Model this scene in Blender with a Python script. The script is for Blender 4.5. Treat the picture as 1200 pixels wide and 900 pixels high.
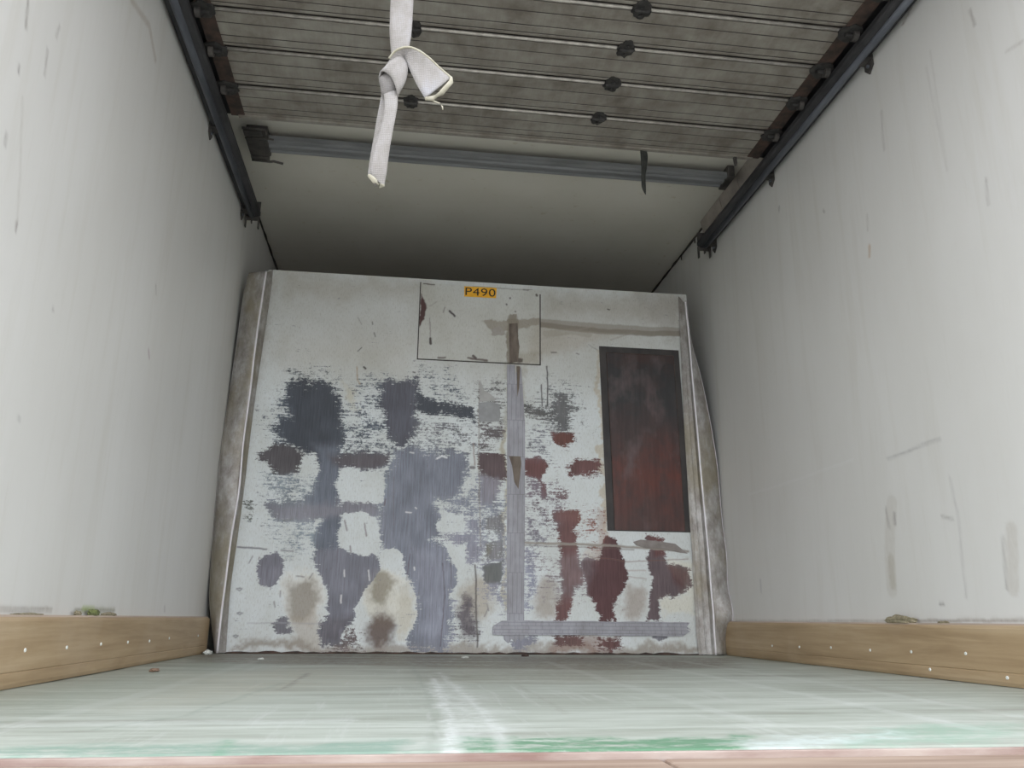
import bpy, bmesh, math, random
import numpy as np
from mathutils import Vector, Matrix

for o in list(bpy.data.objects):
    bpy.data.objects.remove(o, do_unlink=True)
S = bpy.context.scene
C = S.collection

# ------------------------------------------------------------------ camera, sky, exposure
CAM_F, CAM_PITCH, CAM_YAW, CAM_ROLL, CAM_X, CAM_Z = 960.57, .27959, .12994, .00904, .73866, .13456
cd = bpy.data.cameras.new('camera'); cam = bpy.data.objects.new('camera', cd); C.objects.link(cam)
cd.sensor_width = 36; cd.lens = CAM_F / 1200 * 36; cd.clip_start = .02; cd.clip_end = 200
fw = Vector((math.sin(CAM_YAW) * math.cos(CAM_PITCH), math.cos(CAM_YAW) * math.cos(CAM_PITCH), math.sin(CAM_PITCH)))
rt = Vector((math.cos(CAM_YAW), -math.sin(CAM_YAW), 0)); up = rt.cross(fw)
r2 = rt * math.cos(CAM_ROLL) + up * math.sin(CAM_ROLL)
u2 = -rt * math.sin(CAM_ROLL) + up * math.cos(CAM_ROLL)
m = Matrix((r2, u2, -fw)).transposed().to_4x4(); m.translation = Vector((CAM_X, 0, CAM_Z))
cam.matrix_world = m
S.camera = cam
S.view_settings.view_transform = 'Standard'; S.view_settings.look = 'None'
S.view_settings.gamma = 1; S.view_settings.use_curve_mapping = False
S.view_settings.exposure = 0.76

w = bpy.data.worlds.new('overcast_sky'); S.world = w; w.use_nodes = True
nt = w.node_tree; nt.nodes.clear()
def wn(t): return nt.nodes.new(t)
tc = wn('ShaderNodeTexCoord'); sx = wn('ShaderNodeSeparateXYZ'); rp = wn('ShaderNodeValToRGB')
rp.color_ramp.elements[0].position = .48; rp.color_ramp.elements[0].color = (1.0, 1.0, 1.02, 1)
rp.color_ramp.elements[1].position = 1.0; rp.color_ramp.elements[1].color = (.80, .83, .90, 1)
mp = wn('ShaderNodeMath'); mp.operation = 'MULTIPLY_ADD'; mp.inputs[1].default_value = .5; mp.inputs[2].default_value = .5
bg = wn('ShaderNodeBackground'); bg.inputs[1].default_value = 2.3; ow = wn('ShaderNodeOutputWorld')
nt.links.new(tc.outputs['Generated'], sx.inputs[0]); nt.links.new(sx.outputs[2], mp.inputs[0])
nt.links.new(mp.outputs[0], rp.inputs[0]); nt.links.new(rp.outputs[0], bg.inputs[0]); nt.links.new(bg.outputs[0], ow.inputs[0])

# ------------------------------------------------------------------ dimensions (metres)
W = 2.1          # inside width
H = 1.946        # ceiling height
Y0 = .925        # rear opening
D = 3.40         # bulkhead
YB = 4.75        # front end of the box above the cab

# ------------------------------------------------------------------ helpers
def lin(v):
    v = v / 255.0
    return v / 12.92 if v <= .04045 else ((v + .055) / 1.055) ** 2.4
def srgb(r, g, b): return (lin(r), lin(g), lin(b), 1)
def tag(o, label=None, cat=None, group=None, kind=None):
    if label: o['label'] = label
    if cat: o['category'] = cat
    if group: o['group'] = group
    if kind: o['kind'] = kind
    return o
def empty(name, loc, label=None, cat=None, group=None):
    o = bpy.data.objects.new(name, None); C.objects.link(o); o.location = loc; o.empty_display_size = .1
    o.matrix_world = Matrix.Translation(loc)
    return tag(o, label, cat, group)
def link(name, me, mat, parent=None):
    o = bpy.data.objects.new(name, me); C.objects.link(o)
    if mat: me.materials.append(mat)
    if parent is not None:
        o.parent = parent; o.matrix_parent_inverse = parent.matrix_world.inverted()
    return o
def obj(name, bm, mat, parent=None, smooth=False, bevel=0):
    me = bpy.data.meshes.new(name)
    bmesh.ops.recalc_face_normals(bm, faces=bm.faces)
    bm.to_mesh(me); bm.free()
    if smooth:
        for p in me.polygons: p.use_smooth = True
    o = link(name, me, mat, parent)
    if bevel:
        md = o.modifiers.new('bevel', 'BEVEL'); md.width = bevel; md.segments = 2; md.limit_method = 'ANGLE'
    return o
def box(bm, x0, x1, y0, y1, z0, z1):
    vs = [bm.verts.new((x, y, z)) for x in (x0, x1) for y in (y0, y1) for z in (z0, z1)]
    for f in ((0, 1, 3, 2), (4, 6, 7, 5), (0, 4, 5, 1), (2, 3, 7, 6), (0, 2, 6, 4), (1, 5, 7, 3)):
        bm.faces.new([vs[i] for i in f])
    return vs
def prism(bm, pts, axis, a, b):
    """extrude a closed 2-D outline between a and b along an axis (0 x, 1 y, 2 z)"""
    def P(p, t):
        q = list(p); q.insert(axis, t); return q
    A = [bm.verts.new(P(p, a)) for p in pts]; B = [bm.verts.new(P(p, b)) for p in pts]
    n = len(pts)
    bm.faces.new(A[::-1]); bm.faces.new(B)
    for i in range(n): bm.faces.new((A[i], A[(i + 1) % n], B[(i + 1) % n], B[i]))
def cyl(bm, p, q, r, n=16, r1=None):
    p, q = Vector(p), Vector(q); d = (q - p); L = d.length; d.normalize()
    rot = d.to_track_quat('Z', 'Y').to_matrix().to_4x4()
    bmesh.ops.create_cone(bm, cap_ends=True, segments=n, radius1=r, radius2=r if r1 is None else r1, depth=L,
                          matrix=Matrix.Translation((p + q) / 2) @ rot)
def tube(bm, pts, r, n=8):
    pts = [Vector(p) for p in pts]; rings = []
    for i, p in enumerate(pts):
        d = (pts[min(i + 1, len(pts) - 1)] - pts[max(i - 1, 0)]).normalized()
        a = d.orthogonal().normalized(); b = d.cross(a)
        rr = r[i] if isinstance(r, (list, tuple)) else r
        rings.append([bm.verts.new(p + (a * math.cos(t) + b * math.sin(t)) * rr) for t in [6.2832 * k / n for k in range(n)]])
    for A, B in zip(rings, rings[1:]):
        for k in range(n): bm.faces.new((A[k], A[(k + 1) % n], B[(k + 1) % n], B[k]))
    bm.faces.new(rings[0][::-1]); bm.faces.new(rings[-1])
def catmull(pts, n):
    P = [np.array(p, float) for p in pts]; P = [2 * P[0] - P[1]] + P + [2 * P[-1] - P[-2]]; out = []
    for i in range(1, len(P) - 2):
        for k in range(n):
            t = k / n; a, b, c_, d = P[i - 1:i + 3]
            out.append(.5 * ((2 * b) + (c_ - a) * t + (2 * a - 5 * b + 4 * c_ - d) * t * t + (3 * b - a - 3 * c_ + d) * t ** 3))
    out.append(P[-2]); return out
def loft(bm, rows):
    V = [[bm.verts.new(tuple(p)) for p in r] for r in rows]
    for a, b in zip(V, V[1:]):
        for i in range(len(a) - 1): bm.faces.new((a[i], a[i + 1], b[i + 1], b[i]))

# ------------------------------------------------------------------ materials
class Mat:
    def __init__(s, name, rough=.6, metal=0, spec=.5):
        s.m = bpy.data.materials.new(name); s.m.use_nodes = True; s.t = s.m.node_tree
        s.b = s.t.nodes['Principled BSDF']; s.b.inputs['Roughness'].default_value = rough
        s.b.inputs['Metallic'].default_value = metal; s.b.inputs['Specular IOR Level'].default_value = spec
        s.co = s.t.nodes.new('ShaderNodeTexCoord')
    def n(s, t, **k):
        x = s.t.nodes.new(t)
        for a, b in k.items(): setattr(x, a, b)
        return x
    def l(s, a, b): s.t.links.new(a, b)
    def noise(s, scale=(1, 1, 1), detail=4, rough=.6, off=(0, 0, 0), dist=0):
        mp = s.n('ShaderNodeMapping'); mp.inputs['Scale'].default_value = scale; mp.inputs['Location'].default_value = off
        s.l(s.co.outputs['Object'], mp.inputs[0]); x = s.n('ShaderNodeTexNoise')
        x.inputs['Scale'].default_value = 1; x.inputs['Detail'].default_value = detail
        x.inputs['Roughness'].default_value = rough; x.inputs['Distortion'].default_value = dist
        s.l(mp.outputs[0], x.inputs[0]); return x.outputs['Fac']
    def ramp(s, fac, stops):
        r = s.n('ShaderNodeValToRGB'); e = r.color_ramp.elements
        while len(e) < len(stops): e.new(.5)
        for i, (p, c) in enumerate(stops):
            e[i].position = p; e[i].color = c if len(c) == 4 else (*c, 1)
        s.l(fac, r.inputs[0]); return r.outputs[0]
    def mix(s, fac, a, b, mode='MIX'):
        x = s.n('ShaderNodeMix', data_type='RGBA', blend_type=mode)
        for i, v in ((0, fac), (6, a), (7, b)):
            if hasattr(v, 'default_value') or hasattr(v, 'links'): s.l(v, x.inputs[i])
            else: x.inputs[i].default_value = v
        return x.outputs[2]
    def math(s, op, a, b=0.0, c=0.0, clamp=False):
        x = s.n('ShaderNodeMath', operation=op, use_clamp=clamp)
        for i, v in enumerate((a, b, c)):
            if isinstance(v, (int, float)): x.inputs[i].default_value = v
            else: s.l(v, x.inputs[i])
        return x.outputs[0]
    def col(s, c):
        if isinstance(c, tuple): s.b.inputs['Base Color'].default_value = c
        else: s.l(c, s.b.inputs['Base Color'])
    def bump(s, h, strength=.3, dist=.002):
        x = s.n('ShaderNodeBump'); x.inputs['Strength'].default_value = strength; x.inputs['Distance'].default_value = dist
        s.l(h, x.inputs['Height']); s.l(x.outputs[0], s.b.inputs['Normal'])
    def attr(s, name):
        x = s.n('ShaderNodeAttribute'); x.attribute_name = name; return x
g1 = (1, 1, 1, 1)
def two_tone(name, a, b, scale=(8, 8, 8), rough=.6, metal=0, lo=.35, hi=.65, bump=.15, detail=6):
    M = Mat(name, rough, metal); f = M.noise(scale, detail)
    M.col(M.ramp(f, [(lo, a), (hi, b)])); M.bump(f, bump, .002); return M.m

def gelcoat(name, axis_vec):
    """cream fibreglass lining, faint vertical streaks, gentle waviness; marks come from the mesh"""
    M = Mat(name, .42, 0, .4)
    a = M.attr('paint'); k = M.attr('cover')
    f = M.noise((2.2, 2.2, .8), 5); g = M.noise((16, 16, 1.3), 5, .6, (3, 1, 2)); h = M.noise((60, 60, 4), 4, .7)
    base = M.ramp(f, [(.3, (.655, .652, .622, 1)), (.7, (.715, .716, .695, 1))])
    st = M.ramp(g, [(.52, g1), (.78, (.925, .915, .89, 1))])
    st2 = M.ramp(h, [(.60, g1), (.80, (.95, .94, .92, 1))])
    c = M.mix(1.0, base, st, 'MULTIPLY'); c = M.mix(1.0, c, st2, 'MULTIPLY')
    n = M.noise((90, 90, 40), 3, .6)
    fac = M.math('MULTIPLY', k.outputs['Fac'], M.math('MULTIPLY_ADD', n, 1.2, .4), clamp=True)
    M.col(M.mix(fac, c, a.outputs['Color']))
    wv = M.noise((3, 3, 1.1), 3, .4, (5, 5, 5)); M.bump(M.math('ADD', wv, M.math('MULTIPLY', g, .05)), .22, .012)
    return M.m
M_wall = gelcoat('cream_fibreglass', None)

M = Mat('cream_ceiling', .5, 0, .3)
f = M.noise((3, 3, 3), 5); g = M.noise((22, 22, 22), 5, .7)
c = M.ramp(f, [(.3, (.70, .68, .60, 1)), (.7, (.76, .74, .67, 1))])
M.col(M.mix(1.0, c, M.ramp(g, [(.62, g1), (.72, (.84, .8, .72, 1))]), 'MULTIPLY')); M.bump(f, .2, .01); M_ceil = M.m

# scuffed bulkhead paint: white paint or what shows under it, split by fine noise
M = Mat('scuffed_white_paint', .55, 0, .35)
pa = M.attr('paint'); un = M.attr('under'); kv = M.attr('cover'); lo = M.attr('mark')
n1 = M.noise((70, 70, 110), 6, .72); n2 = M.noise((230, 230, 330), 5, .7, (2, 2, 2)); n3 = M.noise((160, 160, 9), 4, .7, (4, 1, 1))
nn = M.math('ADD', M.math('MULTIPLY_ADD', n1, 3.0, -1.5), M.math('MULTIPLY_ADD', n2, 1.8, -.9))
n5 = M.noise((9, 9, 190), 4, .7, (3, 8, 1)); nn = M.math('ADD', nn, M.math('MULTIPLY_ADD', n5, 2.2, -1.1))
x = M.math('ADD', kv.outputs['Fac'], nn)
fac = M.math('MULTIPLY_ADD', x, 3.2, -1.1, clamp=True)
und = M.mix(1.0, un.outputs['Color'], M.ramp(n3, [(.3, (.74, .72, .72, 1)), (.5, g1), (.70, (1.25, 1.25, 1.27, 1))]), 'MULTIPLY')
und = M.mix(M.math('MULTIPLY', M.ramp(M.noise((120, 120, 26), 5, .75, (8, 3, 2)), [(.60, (0, 0, 0, 1)), (.70, g1)]), .4), und, srgb(92, 66, 66))
gw = M.noise((6, 6, 4), 6, .65)
n6 = M.noise((210, 210, 60), 5, .75, (5, 5, 9))
wht = M.mix(1.0, pa.outputs['Color'], M.ramp(n6, [(.33, (.80, .78, .74, 1)), (.48, g1), (.7, (1.04, 1.04, 1.04, 1))]), 'MULTIPLY')
wht = M.mix(1.0, wht, M.ramp(gw, [(.35, (.88, .87, .84, 1)), (.62, g1)]), 'MULTIPLY')
wht = M.mix(M.math('MULTIPLY', M.ramp(M.noise((140, 140, 120), 4, .7, (1, 7, 3)), [(.70, (0, 0, 0, 1)), (.76, g1)]), .45), wht, srgb(120, 112, 104))
cc = M.mix(fac, wht, und); cc = M.mix(lo.outputs['Alpha'], cc, lo.outputs['Color'])
M.col(cc); M.bump(M.math('MULTIPLY', fac, -1.0), .25, .001)
M_bulk = M.m

M = Mat('worn_green_floor_paint', .5, 0, .4)
pa = M.attr('paint'); kv = M.attr('cover')
n1 = M.noise((1.6, 10, 1), 7, .7); n2 = M.noise((2.6, 34, 1), 6, .7, (3, 3, 0)); n3 = M.noise((30, 2.2, 1), 6, .7, (1, 5, 0)); n4 = M.noise((40, 60, 1), 5, .7)
c = M.ramp(n1, [(.30, srgb(144, 145, 136)), (.47, srgb(166, 173, 163)), (.62, srgb(186, 192, 184)), (.8, srgb(198, 203, 197))])
c = M.mix(M.ramp(n2, [(.50, (0, 0, 0, 1)), (.70, (.55, .55, .55, 1))]), c, srgb(122, 128, 113))
c = M.mix(M.ramp(n3, [(.56, (0, 0, 0, 1)), (.72, (.5, .5, .5, 1))]), c, srgb(196, 199, 196))
c = M.mix(M.ramp(n4, [(.62, (0, 0, 0, 1)), (.72, (.4, .4, .4, 1))]), c, srgb(136, 158, 142))
fac = M.math('MULTIPLY', kv.outputs['Fac'], M.math('MULTIPLY_ADD', M.math('ADD', n4, n2), 4.0, -3.2, clamp=True), clamp=True)
M.col(M.mix(fac, c, pa.outputs['Color'])); M.bump(M.math('ADD', n2, n4), .15, .002); M_floor = M.m

M = Mat('varnished_board', .5, 0, .35)
n1 = M.noise((30, 1.2, 16), 6, .6, dist=.6); n2 = M.noise((80, 3, 90), 5, .7); n3 = M.noise((3, 3, 3), 4)
c = M.ramp(n1, [(.3, srgb(152, 130, 100)), (.5, srgb(174, 152, 120)), (.7, srgb(188, 168, 138))])
c = M.mix(1.0, c, M.ramp(n2, [(.35, (.88, .86, .84, 1)), (.6, g1)]), 'MULTIPLY')
c = M.mix(M.ramp(n3, [(.5, (0, 0, 0, 1)), (.8, (.5, .5, .5, 1))]), c, srgb(190, 172, 148))
M.col(c); M.bump(n2, .12, .001); M_wood = M.m
M_woodtop = two_tone('pale_board_top', srgb(176, 160, 146), srgb(204, 188, 174), (20, 3, 20), .7)  # board top set paler than the face
M_sill = two_tone('worn_pink_sill', srgb(122, 100, 86), srgb(166, 148, 132), (3, 40, 20), .7, lo=.3, hi=.7)
M_siledge = two_tone('sill_lip', srgb(126, 102, 94), srgb(164, 152, 144), (6, 30, 30), .6)

M = Mat('dirty_aluminium', .5, .25)
n1 = M.noise((20, 20, 12), 7, .72); n2 = M.noise((110, 110, 22), 5, .7); n3 = M.noise((7, 7, 3.4), 5, .6, (9, 2, 4))
c = M.ramp(n1, [(.32, srgb(128, 122, 116)), (.5, srgb(160, 157, 153)), (.66, srgb(190, 189, 188))])
c = M.mix(M.ramp(n3, [(.46, (0, 0, 0, 1)), (.62, (.65, .65, .65, 1))]), c, srgb(142, 134, 112))
c = M.mix(1.0, c, M.ramp(n2, [(.3, (.86, .85, .84, 1)), (.55, g1)]), 'MULTIPLY')
M.col(c); M.bump(n1, .15, .002); M_alu = M.m
M_edge = two_tone('bare_aluminium_edge', srgb(216, 212, 216), srgb(240, 238, 242), (30, 30, 6), .35, .1)

M = Mat('door_slat_aluminium', .5, .25)
n1 = M.noise((9, 9, 9), 6, .65); n2 = M.noise((60, 4, 60), 5, .7); n3 = M.noise((3, 14, 3), 5, .6, (2, 2, 2))
c = M.ramp(n1, [(.32, srgb(126, 119, 110)), (.5, srgb(154, 149, 140)), (.68, srgb(172, 169, 160))])
c = M.mix(1.0, c, M.ramp(n2, [(.3, (.88, .87, .86, 1)), (.6, g1), (.78, (1.1, 1.1, 1.1, 1))]), 'MULTIPLY')
# rusty brown staining towards both ends of the slats
sp = M.n('ShaderNodeSeparateXYZ'); gco = M.n('ShaderNodeNewGeometry'); M.l(gco.outputs['Position'], sp.inputs[0])
ed = M.math('ABSOLUTE', M.math('ADD', sp.outputs[0], -W / 2))
ef = M.math('MULTIPLY_ADD', M.math('ADD', ed, M.math('MULTIPLY', n3, .16)), 9.0, -8.9, clamp=True)
c = M.mix(M.math('MULTIPLY', ef, .7), c, srgb(84, 64, 56))
M.col(c); M.bump(n2, .08, .001); M_slat = M.m
M_bead = two_tone('slat_bead_aluminium', srgb(176, 172, 164), srgb(214, 210, 202), (30, 30, 30), .4, .3)
M_groove = two_tone('grimy_groove', srgb(50, 46, 44), srgb(70, 64, 60), (20, 20, 20), .8)
M_grease = two_tone('black_grease', srgb(38, 38, 38), srgb(64, 62, 60), (60, 60, 60), .65, bump=.5)
M_track = two_tone('galvanised_track', srgb(92, 96, 104), srgb(122, 127, 136), (14, 3, 14), .42, .45)
M_trackdk = two_tone('dark_track_flange', srgb(44, 44, 46), srgb(70, 70, 72), (14, 6, 14), .7, .1)  # flange tone, darker than the round rib
M_rust = two_tone('rusty_steel', srgb(50, 44, 40), srgb(86, 68, 60), (24, 24, 24), .8)
M_bar = two_tone('grey_steel_bar', srgb(118, 120, 122), srgb(140, 142, 144), (4, 20, 20), .5, .2)
M_dark = two_tone('dark_steel', srgb(58, 57, 56), srgb(96, 92, 88), (20, 20, 20), .6, .2)
M_rubber = two_tone('black_rubber', srgb(44, 46, 44), srgb(66, 68, 64), (40, 40, 40), .7)
M_cream_strip = two_tone('dusty_cream_strip', srgb(150, 142, 134), srgb(178, 170, 162), (12, 12, 12), .6)
M_seal = two_tone('dark_sealant', srgb(52, 48, 44), srgb(78, 72, 66), (20, 20, 20), .7)
M_deck = two_tone('luton_deck_board', srgb(70, 64, 56), srgb(92, 86, 76), (4, 4, 4), .8)
M_ground = two_tone('concrete_yard', srgb(126, 124, 120), srgb(150, 148, 144), (2, 2, 2), .9)
M_outer = two_tone('white_outer_skin', srgb(206, 208, 210), srgb(222, 224, 226), (2, 2, 2), .4)
M_orange = two_tone('orange_label', srgb(226, 166, 26), srgb(240, 182, 40), (60, 60, 60), .5)
M_ink = two_tone('black_lettering', srgb(30, 26, 20), srgb(50, 42, 30), (60, 60, 60), .6)
M_pframe = two_tone('black_painted_border', srgb(44, 42, 42), srgb(64, 60, 58), (14, 14, 6), .6)
M_moss = two_tone('green_moss', srgb(84, 86, 62), srgb(126, 136, 82), (90, 90, 90), .9, bump=.6)
M_crumb = two_tone('dry_grey_clod', srgb(120, 112, 88), srgb(160, 152, 128), (90, 90, 90), .9, bump=.6)
M_chip = two_tone('wood_chip', srgb(120, 98, 82), srgb(156, 130, 110), (90, 90, 90), .9)
M_paper = two_tone('white_scrap', srgb(206, 210, 204), srgb(232, 234, 230), (90, 90, 90), .8)

def tape_mat(name, bw, bh):
    M = Mat(name, .5, 0, .4)
    n1 = M.noise((90, 90, 14), 5, .7); n2 = M.noise((10, 10, 6), 5, .6)
    c = M.ramp(n2, [(.3, srgb(140, 140, 144)), (.6, srgb(164, 165, 173)), (.8, srgb(178, 179, 187))])
    c = M.mix(1.0, c, M.ramp(n1, [(.32, (.84, .83, .83, 1)), (.5, g1)]), 'MULTIPLY')
    sp = M.n('ShaderNodeSeparateXYZ'); cb_ = M.n('ShaderNodeCombineXYZ'); M.l(M.co.outputs['Object'], sp.inputs[0])
    M.l(M.math('ADD', sp.outputs[0], M.math('MULTIPLY', n2, .01)), cb_.inputs[0]); M.l(M.math('ADD', sp.outputs[2], M.math('MULTIPLY', n2, .004)), cb_.inputs[1])
    b = M.n('ShaderNodeTexBrick'); b.inputs['Scale'].default_value = 1; b.inputs['Brick Width'].default_value = bw; b.inputs['Row Height'].default_value = bh
    b.inputs['Mortar Size'].default_value = .0011; b.inputs['Mortar Smooth'].default_value = .3; M.l(cb_.outputs[0], b.inputs[0])
    c = M.mix(M.math('MULTIPLY', b.outputs['Fac'], .55), c, srgb(104, 100, 104))
    M.col(c); M.bump(n1, .2, .001); return M.m
M_tape = tape_mat('grey_duct_tape', .019, .16); M_tape_low = tape_mat('creased_duct_tape', .055, .014)
M_residue = two_tone('tape_residue', srgb(90, 80, 72), srgb(128, 118, 108), (30, 30, 8), .8)

M = Mat('rusted_cover_plate', .5, 0, .4)
n1 = M.noise((7, 7, 7), 6, .65); n2 = M.noise((60, 60, 5), 5, .7); n3 = M.noise((9, 9, 5), 4, .55, (7, 7, 2))
sp = M.n('ShaderNodeSeparateXYZ'); gco = M.n('ShaderNodeNewGeometry'); M.l(gco.outputs['Position'], sp.inputs[0])
h = M.math('MULTIPLY_ADD', n1, .50, sp.outputs[2])
c = M.ramp(M.math('MULTIPLY_ADD', h, 1.0, -.55), [(.0, srgb(92, 58, 52)), (.25, srgb(84, 58, 54)), (.45, srgb(96, 54, 46)), (.60, srgb(72, 56, 54)), (.75, srgb(54, 54, 55)), (.92, srgb(50, 50, 51)), (1.0, srgb(66, 50, 46))])
c = M.mix(M.ramp(M.noise((14, 14, 9), 6, .7, (3, 3, 3)), [(.45, (0, 0, 0, 1)), (.66, (.75, .75, .75, 1))]), c, srgb(66, 54, 53))
c = M.mix(M.ramp(n3, [(.55, (0, 0, 0, 1)), (.72, (.7, .7, .7, 1))]), c, srgb(106, 92, 92))
c = M.mix(1.0, c, M.ramp(n2, [(.35, (.8, .78, .78, 1)), (.55, g1), (.75, (1.25, 1.2, 1.2, 1))]), 'MULTIPLY')
M.col(c); M.bump(n1, .15, .001); M_plate = M.m

def strap_mat(name, tone):
  M = Mat(name, .85, 0, .2)
  wv = M.n('ShaderNodeTexWave', wave_type='BANDS', bands_direction='Z'); wv.inputs['Scale'].default_value = 110; wv.inputs['Distortion'].default_value = .6
  wx = M.n('ShaderNodeTexWave', wave_type='BANDS', bands_direction='X'); wx.inputs['Scale'].default_value = 150; wx.inputs['Distortion'].default_value = .6
  M.l(M.co.outputs['Object'], wv.inputs[0]); M.l(M.co.outputs['Object'], wx.inputs[0])
  n1 = M.noise((26, 26, 18), 5, .7)
  c = M.ramp(n1, [(.3, srgb(*[v*tone for v in (140, 136, 130)])), (.55, srgb(*[v*tone for v in (164, 161, 158)])), (.75, srgb(*[v*tone for v in (172, 172, 176)]))])
  ww = M.math('MULTIPLY', wv.outputs['Fac'], wx.outputs['Fac'])
  c = M.mix(1.0, c, M.ramp(ww, [(0, (.84, .84, .84, 1)), (.5, g1)]), 'MULTIPLY')
  M.col(c); M.bump(ww, .5, .001); return M.m
M_strap = strap_mat('woven_strap', .93); M_knot = strap_mat('grimy_woven_strap', .78)
M_hem = two_tone('yellowed_strap_edge', srgb(150, 146, 128), srgb(170, 167, 152), (60, 60, 60), .9)

# ------------------------------------------------------------------ painted grids: dirt, scuffs, scratches and a dimmed bulkhead top as masks on the mesh

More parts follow.
